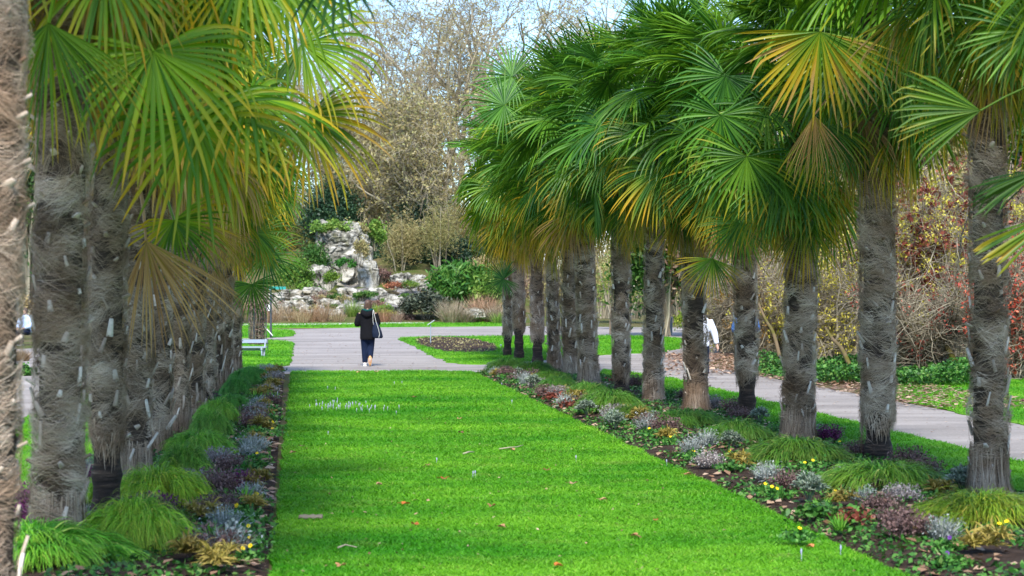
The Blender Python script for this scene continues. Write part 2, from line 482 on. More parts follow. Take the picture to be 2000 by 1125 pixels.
def smooth_poly(pts, n=4):
    """Chaikin corner cutting"""
    p = np.array(pts, float)
    for _ in range(n):
        q = np.roll(p, -1, 0)
        p = np.stack([.75 * p + .25 * q, .25 * p + .75 * q], 1).reshape(-1, 2)
    return [tuple(a) for a in p]
def poly_g(px, sm=0):
    p = [G(*a) for a in px]
    return smooth_poly(p, sm) if sm else p
def wobble(pts, amp, seed, n=24):
    """subdivide an outline and roughen it, so that cut turf edges are not ruler straight"""
    p = np.array(pts, float); out = []
    for a, b in zip(p, np.roll(p, -1, 0)):
        L = np.linalg.norm(b - a); k = int(max(2, min(260, L / .14)))
        s = np.linspace(0, 1, k, endpoint=False)[:, None]
        out.append(a + (b - a) * s)
    p = np.concatenate(out)
    h = np.concatenate([p, np.zeros((len(p), 1))], 1)
    dx, dy = vnoise(h * 2.5, seed, 3), vnoise(h * 2.5, seed + 5, 3)
    p[:, 0] += dx * amp; p[:, 1] += dy * amp * .8
    return [tuple(a) for a in p]

sheet("ground", [(-1200, -30), (1200, -30), (1200, 2500), (-1200, 2500)], 0.0, M_ROUGH)
Y_END = 47.6
U_LAWN = (-.166, 4.2)
A = lambda u, Y: alley(u, Y)
lawn_poly = wobble([A(U_LAWN[0], 9), A(U_LAWN[1], 9), A(U_LAWN[1], Y_END - .3), A(3.4, Y_END + .2), A(.0, Y_END - .1)], .03, 1)
sheet("lawn", lawn_poly, .03, M_TURF, .03)
# paved areas
plaza = [A(-9.5, Y_END - .3)] + [(A(8.25, 46.5)[0], 46.5), A(8.25, 8), A(10.6, 8), A(10.5, 44), A(10.4, 52), G(1440, 690), G(1440, 640), G(1300, 640), G(1000, 637), G(700, 640), G(590, 643), G(420, 643), G(420, 660), A(-14, 52)]
sheet("path", plaza, .008, M_PATH)
sheet("side_path", [A(-4.0, 8), A(-4.0, 47.2), A(-6.4, 47.2), A(-6.4, 8)], .009, M_PATH)
STRIP_R = wobble([A(6.9, 8), A(8.25, 8), A(8.25, 44.5), G(1178, 722), A(6.9, 46)], .05, 3)
sheet("lawn_verge", STRIP_R, .028, M_TURF, .028)
STRIP_L = wobble([A(-4.0, 8), A(-2.3, 8), A(-2.3, 46.8), A(-4.0, 46.8)], .05, 4)
sheet("lawn_verge", STRIP_L, .028, M_TURF, .028)
ISLAND = wobble(smooth_poly([G(768, 660), G(800, 672), G(868, 708), G(905, 713), G(960, 713), G(1180, 693), G(1335, 688), G(1345, 657), G(1050, 657), G(900, 658)], 2), .12, 5)
sheet("grass_island", ISLAND, .03, M_TURF, .03)
PATCH_L = wobble(smooth_poly([G(300, 718), G(556, 718), G(567, 712), G(572, 680), G(573, 665), G(300, 665)], 2), .08, 6)
sheet("grass_patch", PATCH_L, .03, M_TURF, .03)
PATCH_L2 = wobble(smooth_poly([G(300, 661), G(565, 661), G(577, 652), G(572, 644), G(300, 642)], 2), .10, 7)
sheet("grass_patch", PATCH_L2, .03, M_TURF, .03)
sheet("thin_kerb", [G(300, 663.6), G(574, 663.6), G(574, 662.2), G(300, 662.2)], .02, plain("kerb_stone", (.34, .30, .27), .9, .1))
FAR_VERGE = wobble([G(380, 642.0), G(700, 640.0), G(1000, 637.5), G(1000, 629), G(700, 633), G(380, 634)], .15, 8)
sheet("far_verge", FAR_VERGE, .03, M_TURF, .03)
sheet("pebble_edge", [G(380, 636.2), G(560, 636.2), G(830, 632.5), G(830, 630.5), G(560, 633.8), G(380, 633.8)], .045, M_WHITE_STONE, .045)
VERGE_RR = wobble([A(10.5, 8), A(16, 8), A(16, 44), G(1690, 757), G(1740, 778), A(10.5, 32)], .08, 9)
sheet("shrub_verge", VERGE_RR, .02, M_TURF, .02)
SOIL = wobble(smooth_poly([G(795, 661), G(925, 660), G(1000, 690), G(850, 691)], 2), .12, 10)
sheet("soil_patch", SOIL, .05, M_EARTH, .04)

def bed(name, u0, u1, Y0, Y1, seed, bulge=.10):
    nu, ny = 16, 260
    us = np.linspace(u0, u1, nu); ys = np.linspace(Y0, Y1, ny)
    U, YY = np.meshgrid(us, ys)
    X = U + SLOPE * YY
    prof = np.sin(np.clip((U - u0) / (u1 - u0), 0, 1) * math.pi) ** .6
    p = np.stack([X.ravel(), YY.ravel(), 0 * X.ravel()], 1)
    Z = .012 + bulge * prof.ravel() + .018 * vnoise(p * 4, seed)
    b = Buf()
    b.add(np.stack([X.ravel(), YY.ravel(), np.maximum(Z, .011)], 1), quads_grid(1, ny, nu, False))
    return kind(b.obj(name, M_EARTH), 'structure')
bed("bed_soil", -2.32, -.16, 8, 47.4, 21)
bed("bed_soil", 4.19, 6.95, 8, 47.2, 22)

# grass blades
def in_poly(P, poly):
    poly = np.array(poly); x, y = P[:, 0], P[:, 1]
    inside = np.zeros(len(P), bool)
    j = len(poly) - 1
    for i in range(len(poly)):
        xi, yi = poly[i]; xj, yj = poly[j]
        if yi != yj:
            c = ((yi > y) != (yj > y)) & (x < (xj - xi) * (y - yi) / (yj - yi) + xi)
            inside ^= c
        j = i
    return inside
def grass(name, polys, bands, seed, z=.03, hgt=.035):
    rng = np.random.default_rng(seed)
    b = Buf()
    for poly in polys:
        pa = np.array(poly)
        for Y0, Y1, dens in bands:
            lo = np.maximum(pa.min(0), [-1e9, Y0]); hi = np.minimum(pa.max(0), [1e9, Y1])
            if (hi <= lo).any(): continue
            n = int(np.prod(hi - lo) * dens)
            if n < 1: continue
            P = rng.uniform(lo, hi, (n, 2))
            P = P[np.abs(P[:, 0]) < P[:, 1] * .29 + 1]
            P = P[in_poly(P, poly)]
            if len(P): P = P[~in_poly(P, SOIL)]
            n = len(P)
            if not n: continue
            s = math.sqrt((Y0 + Y1) / 2 / 20)
            p0 = np.concatenate([P, np.full((n, 1), z)], 1)
            cl = vnoise(p0 * 3.0, seed + 2, 3)
            h = hgt * s * rng.uniform(.45, 1.2, n) * (1 + .35 * cl)
            lean = rng.normal(size=(n, 2)) * .75
            d = np.concatenate([lean, np.ones((n, 1))], 1)
            th = rng.uniform(0, math.pi, n)
            W = np.stack([np.cos(th), np.sin(th), 0 * th], 1) * (.0042 * s * rng.uniform(.7, 1.4, n))[:, None]
            p1 = p0 + d * (h * .55)[:, None]
            p2 = p0 + d * h[:, None] + np.concatenate([lean * (h * .5)[:, None], -.15 * h[:, None]], 1)
            V = np.stack([p0 - W, p0 + W, p1 + W * .8, p1 - W * .8, p2], 1)
            base = (np.arange(n) * 5)[:, None]
            r = np.clip(rng.beta(2, 2.2, n), 0, 1) * .93
            r[rng.random(n) < .015] = 1.0
            nb = b.n
            b.add(V, base + np.array([[0, 1, 2, 3]]), np.repeat(r, 5), np.tile([0, 0, .6, .6, 1], n))
            b.F3.append(base + np.array([[3, 2, 4]]) + nb); b.m3.append(np.zeros(n))
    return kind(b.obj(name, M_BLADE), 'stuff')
grass("lawn_grass", [lawn_poly], [(13.5, 18, 3800), (18, 24, 2600), (24, 32, 1700), (32, 48, 1000)], 31)
grass("verge_grass", [STRIP_R, STRIP_L, VERGE_RR], [(14, 22, 1500), (22, 32, 900), (32, 48, 550)], 32, .026)
grass("far_grass", [ISLAND, PATCH_L, PATCH_L2, FAR_VERGE], [(48, 60, 420), (60, 80, 200), (80, 140, 70)], 33)

# ------------------------------------------------------------------ palms
GRAV = np.array([0, 0, -1.0])
def frond_buf(base, hast, d, nrm, R, rng, nseg=42, spread=150, droop=.5, arch=.18, pet_r=.012, fused=.40, kink=.25):
    b = Buf()
    base, hast, d, nrm = map(lambda v: np.asarray(v, float), (base, hast, d, nrm))
    d = norm(d); side = norm(np.cross(nrm, d)); nrm = np.cross(d, side)
    # petiole: an arched stalk
    s = np.linspace(0, 1, 8)[:, None]
    L = np.linalg.norm(hast - base)
    P = base + (hast - base) * s + np.array([0, 0, 1.0]) * L * arch * (s * (1 - s) * 2)
    tubes(b, P, np.linspace(pet_r * 1.7, pet_r * .8, 8)[None], 5, np.array([.75]), squash=(1.3, .7))
    b.t[-1] = np.full(len(b.t[-1]), .12)
    k = 9
    sp = R_(spread)
    phi = np.linspace(-sp, sp, nseg) + rng.normal(size=nseg) * .012
    dphi = 2 * sp / (nseg - 1)
    E = np.cos(phi)[:, None] * d + np.sin(phi)[:, None] * side
    Lg = R * (.70 + .30 * np.cos(phi * .62)) * rng.uniform(.88, 1.06, nseg) * np.where(rng.random(nseg) < .08, rng.uniform(.5, .8, nseg), 1)
    st = np.linspace(0, 1, k)
    dr = droop * rng.uniform(.65, 1.35, nseg)
    kk = np.where(rng.random(nseg) < kink, rng.uniform(.5, 1.6, nseg), 0)
    ks = rng.uniform(.55, .8, nseg)
    cup = -.10 * np.cos(phi * 1.0) + .07 * np.sin(phi * 2 + rng.uniform(0, 6)) + rng.normal(size=nseg) * .03
    D = E[:, None] + nrm[None, None] * cup[:, None, None] + GRAV * (dr[:, None] * np.clip(st - .22, 0, 1)[None] ** 1.35 * 2.2 + kk[:, None] * np.clip(st[None] - ks[:, None], 0, 1) * 5)[:, :, None]
    D = norm(D)
    seg = (Lg / (k - 1))[:, None, None]
    P = hast + np.concatenate([np.zeros((nseg, 1, 3)), np.cumsum(D[:, :-1] * seg, 1)], 1)
    Wd = norm(np.cross(nrm[None], E))[:, None] * np.ones((1, k, 1))
    Wd = norm(Wd - D * (Wd * D).sum(-1, keepdims=True))
    Nl = np.cross(D, Wd)
    rad = st[None] * Lg[:, None]
    wmax = fused * R * dphi * .5
    hw = np.minimum(rad * dphi * .52, wmax)
    tap = np.clip((st - fused) / (1 - fused), 0, 1)
    hw = hw * (1 - .25 * tap - .72 * tap ** 3)[None] + .0008
    tw = (rng.normal(size=nseg) * .38)[:, None, None]
    Wd, Nl = Wd * np.cos(tw) + Nl * np.sin(tw), Nl * np.cos(tw) - Wd * np.sin(tw)
    fold = .75 * hw
    vribbons(b, P, Wd * hw[:, :, None], -Nl * fold[:, :, None], rng.random(nseg), st)
    return b

FROND = {}
DROOPY = {}
PITCHES = [82, 68, 55, 42, 30, 18, 6, -6, -18, -30, -42, -54, -66, -76]
rg = np.random.default_rng(5)
for p in PITCHES:
    FROND[p] = []
    for v in range(3):
        a = R_(p)
        pet = rg.uniform(.62, .85)
        out = np.array([math.cos(a), 0, math.sin(a)])
        hast = np.array([.06, 0, 0]) + out * pet
        tilt = R_(np.interp(p, [-76, -40, 0, 40, 82], [12, 34, 42, 26, 6]) + rg.uniform(-12, 12))
        b_ = a - tilt
        d = np.array([math.cos(b_), 0, math.sin(b_)])
        n = np.array([-math.sin(b_), 0, math.cos(b_)])
        roll = R_(rg.uniform(-32, 32)); yaw = R_(rg.uniform(-16, 16))
        sd = np.cross(n, d)
        n2 = n * math.cos(roll) + sd * math.sin(roll)
        d2 = d * math.cos(yaw) + np.cross(n2, d) * math.sin(yaw)
        R = rg.uniform(.86, 1.02) * (1 if p < 70 else .85)
        spread = np.interp(p, [-76, -45, 0, 60, 82], [48, 95, 140, 140, 70]) + rg.uniform(-12, 12)
        droop = np.interp(p, [-76, -30, 10, 50, 82], [.5, .62, .55, .32, .12])
        FROND[p].append(frond_buf((0, 0, 0), hast, d2, n2, R, rg, 42, spread, droop, fused=.36).mesh("frond", M_LEAF))
        DROOPY.setdefault(p, []).append(frond_buf((0, 0, 0), hast, d2, n2, R * 1.05, rg, 30, spread, droop * 1.9, fused=.32, kink=.5).mesh("frond", M_LEAF))
DEAD = []
for v in range(3):
    a = R_(-72)
    hast = np.array([.1 + .5 * math.cos(a), 0, .5 * math.sin(a)])
    DEAD.append(frond_buf((0, 0, 0), hast, (.12, 0, -1), (1, 0, .1), .82, rg, 36, 40 + 6 * v, .4, .1, .011, .25, .5).mesh("frond", M_LEAF))

def trunk_mesh(seed, H, r, bare, dens=1.0, fine=1.0):
    r = r * .91
    rng = np.random.default_rng(seed)
    b = Buf()
    kz, m = 64, 22
    z = np.linspace(-.12, H, kz)
    th = np.linspace(0, 2 * math.pi, m, endpoint=False)
    Z, T = np.meshgrid(z, th, indexing='ij')
    p = np.stack([np.cos(T).ravel() * 1.6, np.sin(T).ravel() * 1.6, Z.ravel() * 1.3], 1)
    rad = r * (.80 + .10 * vnoise(p, seed, 4).reshape(kz, m))
    stripped = bare > 0
    if stripped:
        edge = bare + .10 * np.sin(T * 2 + seed) + .05 * np.sin(T * 5 + seed)
        rad = np.where(Z < edge, r * (.66 + .05 * vnoise(p * 2, seed + 1).reshape(kz, m)) + .02 * (np.sin(Z * 48) > .4), rad)
    rad = rad + r * .22 * np.exp(-np.clip(Z, 0, None) / .13)
    V = np.stack([np.cos(T) * rad, np.sin(T) * rad, Z], -1)
    F = quads_grid(1, kz, m, True)
    zc = Z.ravel()[F[:, 0]]
    lowm = zc < bare - .03
    b.add(V, F[~lowm], .4, .5, 0)
    if lowm.any():
        nb = b.n - kz * m
        b.F4.append(F[lowm] + nb); b.m4.append(np.full(int(lowm.sum()), 3))
    # fibre tufts: strands that wrap round the trunk in swirling bundles
    area = 2 * math.pi * r * min(H, 4.4)
    nt_ = int(area * 60 * dens)
    ns = int(26 / fine)
    z0 = rng.uniform(max(bare, .0), min(H, 4.4), nt_)
    t0 = rng.uniform(0, 2 * math.pi, nt_)
    sgn = rng.choice([-1, 1], nt_)
    ln = rng.uniform(.7, 2.1, nt_)
    slope = rng.normal(size=nt_) * .055 - .02
    wild = rng.random(nt_)
    lift = np.where(wild > .86, rng.uniform(.015, .05, nt_), rng.uniform(0, .012, nt_))
    slope = np.where(wild < .05, rng.normal(size=nt_) * .40, slope)
    shade = rng.random(nt_)
    k = 7
    s = np.linspace(0, 1, k)
    rep = lambda a: np.repeat(a, ns)
    n = nt_ * ns
    zz = rep(z0) + rng.normal(size=n) * .035
    tth = rep(t0) + rng.normal(size=n) * .13
    l2 = rep(ln) * rng.uniform(.55, 1.2, n)
    sl = rep(slope) + rng.normal(size=n) * .035
    cur = rng.normal(size=n) * .05
    TH = tth[:, None] + rep(sgn)[:, None] * l2[:, None] * s[None]
    ZZ = zz[:, None] + sl[:, None] * l2[:, None] * s[None] * 1.2 - (.05 + cur)[:, None] * s[None] ** 2 + .025 * np.sin(s[None] * 5 + rng.uniform(0, 6, n)[:, None])
    r0 = r * (.92 + .08 * rng.random(n))
    RR = r0[:, None] + rep(lift)[:, None] * np.sin(s * math.pi * .8)[None] + rng.normal(size=n)[:, None] * .012 * s[None]
    RR = RR + np.where(rng.random(n) < .05, rng.uniform(.01, .035, n), 0)[:, None] * s[None] ** 2
    ok = np.where(ZZ < .0, .0, ZZ)
    P = np.stack([np.cos(TH) * RR, np.sin(TH) * RR, ok], -1)
    hw = (.0027 * fine * rng.uniform(.5, 1.5, n))[:, None] * (1 - .75 * s[None] ** 2)
    rad_v = np.stack([np.cos(TH), np.sin(TH), 0 * TH], -1)
    W = np.stack([0 * TH, 0 * TH, np.ones_like(TH)], -1) + rad_v * rng.normal(size=n)[:, None, None] * .5
    W = norm(W) * hw[:, :, None]
    rn = np.clip(rep(shade) * .70 + rng.random(n) * .34 - .04, 0, 1)
    ribbons(b, P, W, rn, 1)
    # shaggy hem above a stripped foot
    if stripped:
        n = 420
        TH = rng.uniform(0, 2 * math.pi, n); top = bare + .10 * np.sin(TH * 2 + seed) + rng.uniform(.02, .22, n)
        s = np.linspace(0, 1, 5)
        l = rng.uniform(.06, .20, n)
        RR = r * (.95 + rng.normal(size=n) * .06)[:, None] * (1 - .12 * s[None] ** 2)
        th2 = TH[:, None] + (rng.normal(size=n) * .25)[:, None] * s[None]
        P = np.stack([np.cos(th2) * RR, np.sin(th2) * RR, top[:, None] - l[:, None] * s[None]], -1)
        W = np.stack([-np.sin(th2), np.cos(th2), 0 * th2], -1) * (.005 * (1 - .8 * s))[None, :, None]
        ribbons(b, P, W, np.clip(rng.random(n) * .7 + .2, 0, 1), 1)
    else:
        n = 500
        TH = rng.uniform(0, 2 * math.pi, n); s = np.linspace(0, 1, 5)
        RR = r * (1.0 + .25 * s[None] ** 2 + rng.normal(size=n)[:, None] * .05)
        P = np.stack([np.cos(TH)[:, None] * RR, np.sin(TH)[:, None] * RR, (rng.uniform(.2, .5, n))[:, None] * (1 - s[None])], -1)
        W = np.stack([-np.sin(TH), np.cos(TH), 0 * TH], -1)[:, None] * (.0035 * (1 - .6 * s))[None, :, None]
        P[:, :, :2] = P[:, :, :2] + (np.stack([-np.sin(TH), np.cos(TH)], -1) * rng.normal(size=n)[:, None] * .07)[:, None] * (s ** 2)[None, :, None]
        ribbons(b, P, W, np.clip(rng.random(n) * .6 + .1, 0, 1), 1)
    # cut leaf-stalk stubs in a spiral
    n = int((min(H, 4.6) - max(bare, .1)) * 22)
    i = np.arange(n)
    zz = max(bare, .1) + .08 + (min(H, 4.6) - max(bare, .1) - .15) * i / n + rng.normal(size=n) * .03
    TH = i * 2.39996 + rng.normal(size=n) * .25
    lowf = np.clip((2.3 - zz) / 1.6, 0, 1) * (rng.random(n) < .8)
    L = np.where(lowf > 0, rng.uniform(.05, .22, n) * (.45 + .55 * lowf), rng.uniform(.05, .08, n))
    out = np.stack([np.cos(TH), np.sin(TH), 0 * TH], -1)
    tang = np.stack([-np.sin(TH), np.cos(TH), 0 * TH], -1)
    upv = np.array([0, 0, 1.0])
    e = np.where(lowf > 0, rng.uniform(.10, .40, n), rng.uniform(.75, 1.1, n))[:, None]
    dirv = norm(out * e + upv * np.where(lowf > 0, 1.0, .55)[:, None] + tang * rng.normal(size=n)[:, None] * .30)
    b0 = out * (r * np.where(lowf > 0, .94, .93))[:, None] + upv * zz[:, None]
    hw = rng.uniform(.009, .022, n)[:, None]
    ta = norm(np.cross(dirv, out)); nb_ = np.cross(ta, dirv)
    th_ = .008
    p1 = b0 + dirv * L[:, None]
    V = np.stack([b0 - ta * hw * 1.3 - nb_ * th_, b0 + ta * hw * 1.3 - nb_ * th_, b0 + ta * hw * 1.3 + nb_ * th_, b0 - ta * hw * 1.3 + nb_ * th_,
                  p1 - ta * hw * .7 - nb_ * th_, p1 + ta * hw * .7 - nb_ * th_, p1 + ta * hw * .7 + nb_ * th_, p1 - ta * hw * .7 + nb_ * th_], 1)
    fq = np.array([[0, 1, 5, 4], [1, 2, 6, 5], [2, 3, 7, 6], [3, 0, 4, 7], [4, 5, 6, 7]])
    b.add(V, ((np.arange(n) * 8)[:, None, None] + fq[None]).reshape(-1, 4), np.repeat(np.clip(rng.random(n) * .7 + .3 * (lowf > 0), 0, 1), 8), .5, 2)
    return b.mesh("trunk", [M_BARK, M_FIBRE, M_STUB, M_BARE])

TR_CACHE = {}
def palm(x, y, H, r, bare, seed, label, nf=54, hue=.3, val=1.0, lean=(0, 0), age0=0.0, skip=None, reach=1.0, low=1.4, fronds=None):
    fronds = fronds or FROND
    rng = np.random.default_rng(seed)
    root = empty("palm_tree", (x, y, 0.04))
    root.rotation_euler = (lean[1], lean[0], 0)
    tag(root, label, "palm tree", "palms lining the lawn")
    put("trunk", trunk_mesh(seed, H, r, bare, 1.0, .55 if y < 17.5 else .75 if y < 27 else 1.0), root)
    for i in range(nf):
        q = (i + .5) / nf                       # 0 youngest .. 1 oldest
        p = np.interp(q, [0, .12, .35, .6, .8, 1], [84, 62, 30, -5, -38, -72]) + rng.normal() * 7
        key = min(PITCHES, key=lambda a: abs(a - p))
        az = i * 2.39996 + rng.normal() * .25
        if skip is not None and skip(az, p): continue
        z = H - low * q ** 1.1 + rng.normal() * .05
        me = fronds[key][rng.integers(3)]
        sc = rng.uniform(.92, 1.10) * reach
        a = np.interp(q, [0, .4, .7, .88, 1], [.06, .15, .30, .50, .68]) + rng.normal() * .07 + age0
        o = put("frond", me, root, (0, 0, z), az % (2 * math.pi), (sc, sc * rng.choice([-1, 1]), sc), (float(np.clip(a, 0, .86)), float(np.clip(hue + rng.normal() * .15, 0, 1)), float(val * rng.uniform(.85, 1.12)), 1))
    for j in range(rng.integers(2, 5)):
        o = put("frond", DEAD[rng.integers(3)], root, (0, 0, H - low + rng.uniform(-.25, .1)), rng.uniform(0, 6.28), rng.uniform(.85, 1.1), (rng.uniform(.86, 1.0), .5, 1.0, 1))
    return root
def hero(root, px, py, Y, d, R, age, spread=130, droop=.45, face=(0, -1, .35), hue=.35, val=1.0, zoff=.5, seed=0, nseg=34, fused=.32, kink=.35):
    """a frond seen full face in the photo: its hub, direction and size"""
    rng = np.random.default_rng(seed + int(px * 3 + py))
    bpy.context.view_layer.update()
    inv = np.array(root.matrix_world.inverted())
    hub = np.append(at(px, py, Y), 1) @ inv.T
    base = np.array([0, 0, min(hub[2] + zoff, 6.2)])
    b = frond_buf(base, hub[:3], np.asarray(d, float), np.asarray(face, float), R, rng, nseg, spread, droop, fused=fused, kink=kink)
    o = b.obj("frond", M_LEAF, root)
    o.color = (age, hue, val, 1)
    return o

ROW_A = "in the palm row along the shrub-lined path"
ROW_B = "in the palm row on the bench side"
ORD = ["first", "second", "third", "fourth", "fifth", "sixth", "seventh", "eighth", "ninth", "tenth", "eleventh", "twelfth", "thirteenth"]
PR, PL = [], []
RIGHT = [  # px and py of the foot, crown height, trunk radius, stripped foot, hue
    (2262, 1093, 5.6, .19, 0, 0.52), (1932, 985, 6.1, .19, 0, 0.57), (1716, 908, 5.75, .215, .42, 0.45), (1558, 872, 5.0, .225, 0, 0.37),
    (1460, 826, 5.1, .19, .66, 0.37), (1360, 812, 5.2, .205, 0, 0.29), (1276, 797, 5.6, .18, 0, 0.27), (1214, 777, 5.4, .185, .38, 0.27),
    (1150, 757, 5.6, .225, 0, 0.29), (1116, 741, 5.5, .21, 0, 0.32), (1083, 731, 5.7, .17, 0, 0.35), (1050, 717, 5.6, .19, .68, 0.35),
    (1014, 703, 5.6, .19, .85, 0.39), (991, 697, 5.6, .165, .62, 0.42)]
RDESC = ["palm whose trunk is out of view, only its fan leaves reaching into the photo", "pale ash-grey trunk with long white stubs and a split hollow foot", "thick trunk with a dark narrow foot above a wide sedge mound",
         "shaggy dark trunk hung with low green fans", "trunk charred black at the foot with a torn shaggy flap", "evenly shaggy trunk hiding the walker in the pale jacket", "tall straight evenly shaggy trunk beside the litter bin",
         "slim trunk with a reddish bare foot", "thick trunk with fibres flaring at the foot and one stub leaning out", "shaggy trunk close behind the flared one", "slim pale trunk with upright white stubs",
         "trunk with a blackened and cracked foot", "trunk with a jet-black bare foot and ragged hem", "slim trunk with a frayed brown foot at the end of the row"]
for i, (px, py, H, r, bare, hue) in enumerate(RIGHT):
    x, y = G(px, py)
    lab = RDESC[0] if i == 0 else RDESC[i]
    label = lab if i == 0 else f"palm with {'a ' if not lab.startswith('trunk') else 'a '}{lab}"
    PR.append(palm(x, y, H, r, bare, 100 + i, label, nf=45 if i < 6 else 42, hue=min(1, hue + .15), val=1.0, lean=(float(np.random.default_rng(i).normal() * .014) - .008, float(np.random.default_rng(i + 50).normal() * .012)), age0=.04 if i > 7 else 0, reach=1.0 if i < 8 else 1.08 if i < 11 else 1.2))
LEFT = [(-36, 10.8, 6.5, .215, 0, .75), (112, 14.8, 6.1, .21, 0, .8), (208, 16.7, 5.6, .172, .70, .8), (264, 19.75, 5.4, .172, 0, .8), (308, 23.2, 5.4, .17, 0, .75), (346, 26.6, 5.3, .19, 0, .7),
        (376, 30.0, 5.2, .2, 0, .7), (398, 33.5, 5.2, .2, .4, .6), (417, 37.0, 5.2, .2, 0, .5), (434, 40.5, 5.1, .21, 0, .4), (455, 45.0, 4.9, .2, 0, .25)]
LDESC = ["palm nearest the camera in the bench-side row, its blurred pale trunk cut by the frame", "thick palm trunk in shade with a torn brown foot in tall sedge, bench-side row",
         "palm with a shaggy skirt over a charred black foot, bench-side row", "pale shaggy palm with a split foot and a big dead fan hanging, bench-side row"] + \
        [f"shaggy palm standing {ORD[i]} from the camera {ROW_B}" for i in range(4, 10)] + ["last palm of the bench-side row, green fans over the metal bench"]
for i, (px, Y, H, r, bare, hue) in enumerate(LEFT):
    x = (px - 1000) / FPX * Y
    PL.append(palm(x, Y, H, r, bare, 200 + i, LDESC[i], nf=36 if i < 5 else 46, hue=hue, val=1.25, age0=.18 if i < 8 else .02, lean=(.012 + float(np.random.default_rng(i + 70).normal() * .008), 0), low=1.3, fronds=DROOPY if i < 7 else FROND))

# fronds that read one by one in the photo
hero(PL[1], 300, 100, 14.1, (.25, -.25, -1), 1.0, .42, 112, .55, hue=1.0, val=1.2, zoff=.9, face=(.1, -.7, .7), kink=.45)
hero(PL[1], 205, -70, 14.0, (-.1, -.2, -1), .85, .46, 100, .6, hue=.95, val=1.05, zoff=.6, kink=.5)
hero(PL[1], 480, -75, 14.6, (.2, -.2, -1), .85, .50, 105, .6, hue=1.0, val=1.15, zoff=.6, kink=.5)
hero(PL[2], 485, 185, 15.6, (.75, -.2, -.55), 1.05, .48, 115, .85, hue=1.0, val=1.2, zoff=.8, face=(.3, -.5, .8), kink=.5)
hero(PL[0], 655, -75, 12.0, (.25, 0, -1), .46, .1, 55, .3, hue=0, val=.5, nseg=12, zoff=1.2)
hero(PL[3], 590, 85, 18.4, (.85, 0, -.35), .95, .44, 110, .6, hue=.9, zoff=.3)
hero(PL[3], 600, 225, 19.0, (.62, 0, -.75), .92, .62, 95, .6, hue=.9)
hero(PL[2], 380, 235, 15.4, (.15, -.3, -1), 1.0, .46, 120, .5, hue=.9, val=1.15, kink=.5)
hero(PL[1], 95, 45, 13.6, (.05, 0, -1), .95, .46, 60, .5, hue=.8, zoff=.4)
hero(PL[2], 400, -60, 15.6, (-.05, 0, -1), .95, .18, 120, .5, hue=.6)
hero(PL[2], 560, -40, 15.9, (.2, 0, -1), .85, .25, 120, .5, hue=.7)
hero(PL[3], 340, 430, 17.8, (.35, 0, -1), .62, .50, 110, .35, hue=.95)
hero(PL[3], 285, 470, 17.6, (.42, -.25, -1), 1.02, 1.0, 42, .15, face=(.1, -1, .25), nseg=30, fused=.32, zoff=.5, val=1.3)
hero(PL[6], 424, 522, 28.6, (.0, -.15, -1), .80, 1.0, 38, .2, face=(0, -1, .1), nseg=34, fused=.2, zoff=.3)
hero(PL[5], 405, 440, 25.5, (.5, 0, -1), .8, .90, 50, .3, nseg=34, fused=.25)
hero(PL[10], 520, 500, 44.0, (.8, 0, -.5), .95, .12, 120, .4, hue=.2)
hero(PL[10], 492, 555, 44.0, (.15, 0, -1), .85, .22, 110, .3, hue=.35)
hero(PL[9], 500, 455, 40.0, (.8, 0, -.5), .95, .42, 120, .5, hue=.7)
hero(PR[2], 1602, 62, 21.6, (-.12, 0, -1), 1.02, .68, 84, .12, hue=.9, kink=.15, zoff=.6, fused=.45, nseg=36)
hero(PR[1], 1762, 28, 19.2, (-.06, 0, -1), .72, .74, 62, .25, hue=.9, zoff=.6)
hero(PR[3], 1417, 148, 25.0, (-.5, 0, -.85), .85, .16, 120, .35, hue=.1)
hero(PR[3], 1408, 225, 24.6, (-.1, 0, -1), .80, .24, 130, .35, hue=.2)
hero(PR[3], 1458, 306, 24.4, (-.18, 0, -1), .82, .36, 118, .25, hue=.5)
hero(PR[4], 1444, 436, 28.6, (-.05, 0, -1), .72, .34, 105, .25, hue=.45)
hero(PR[4], 1392, 505, 28.8, (-.25, 0, -1), .62, .52, 80, .2, hue=.5)
hero(PR[3], 1520, 330, 24.6, (.55, 0, -1), .9, .16, 90, .3, hue=.25)
hero(PR[2], 1590, 225, 21.8, (.1, 0, -1), .72, .97, 40, .2, nseg=30, fused=.2)
hero(PR[0], 1915, 216, 15.0, (-1, -.1, -.02), .68, .30, 40, .15, face=(.25, -1, .1), hue=.6, val=.7, zoff=.3, nseg=24, fused=.5)
hero(PR[0], 2040, 330, 14.3, (-1, 0, -.28), .62, .10, 34, .15, face=(.1, -.3, .9), hue=.3, val=.45, nseg=22, fused=.6)
hero(PR[0], 2075, 415, 14.2, (-.9, 0, -.45), .66, .46, 17, .12, face=(.1, -.6, .8), hue=.8, val=.75, nseg=11, fused=.85, kink=0)
hero(PR[0], 2010, 60, 15.2, (-.75, 0, .3), .6, .15, 120, .2, hue=.4)
hero(PR[12], 984, 545, 54.0, (-.9, 0, -.1), .72, .12, 150, .1, hue=.1, val=.8, nseg=44)
hero(PR[9], 1000, 150, 42.0, (-.9, 0, .25), .95, .20, 130, .2, hue=.2)
hero(PR[8], 985, 205, 40.5, (-1, 0, -.1), .95, .30, 140, .25, hue=.2)
hero(PR[7], 1180, 222, 36.0, (-.5, 0, -.9), .95, .16, 140, .2, hue=.15)

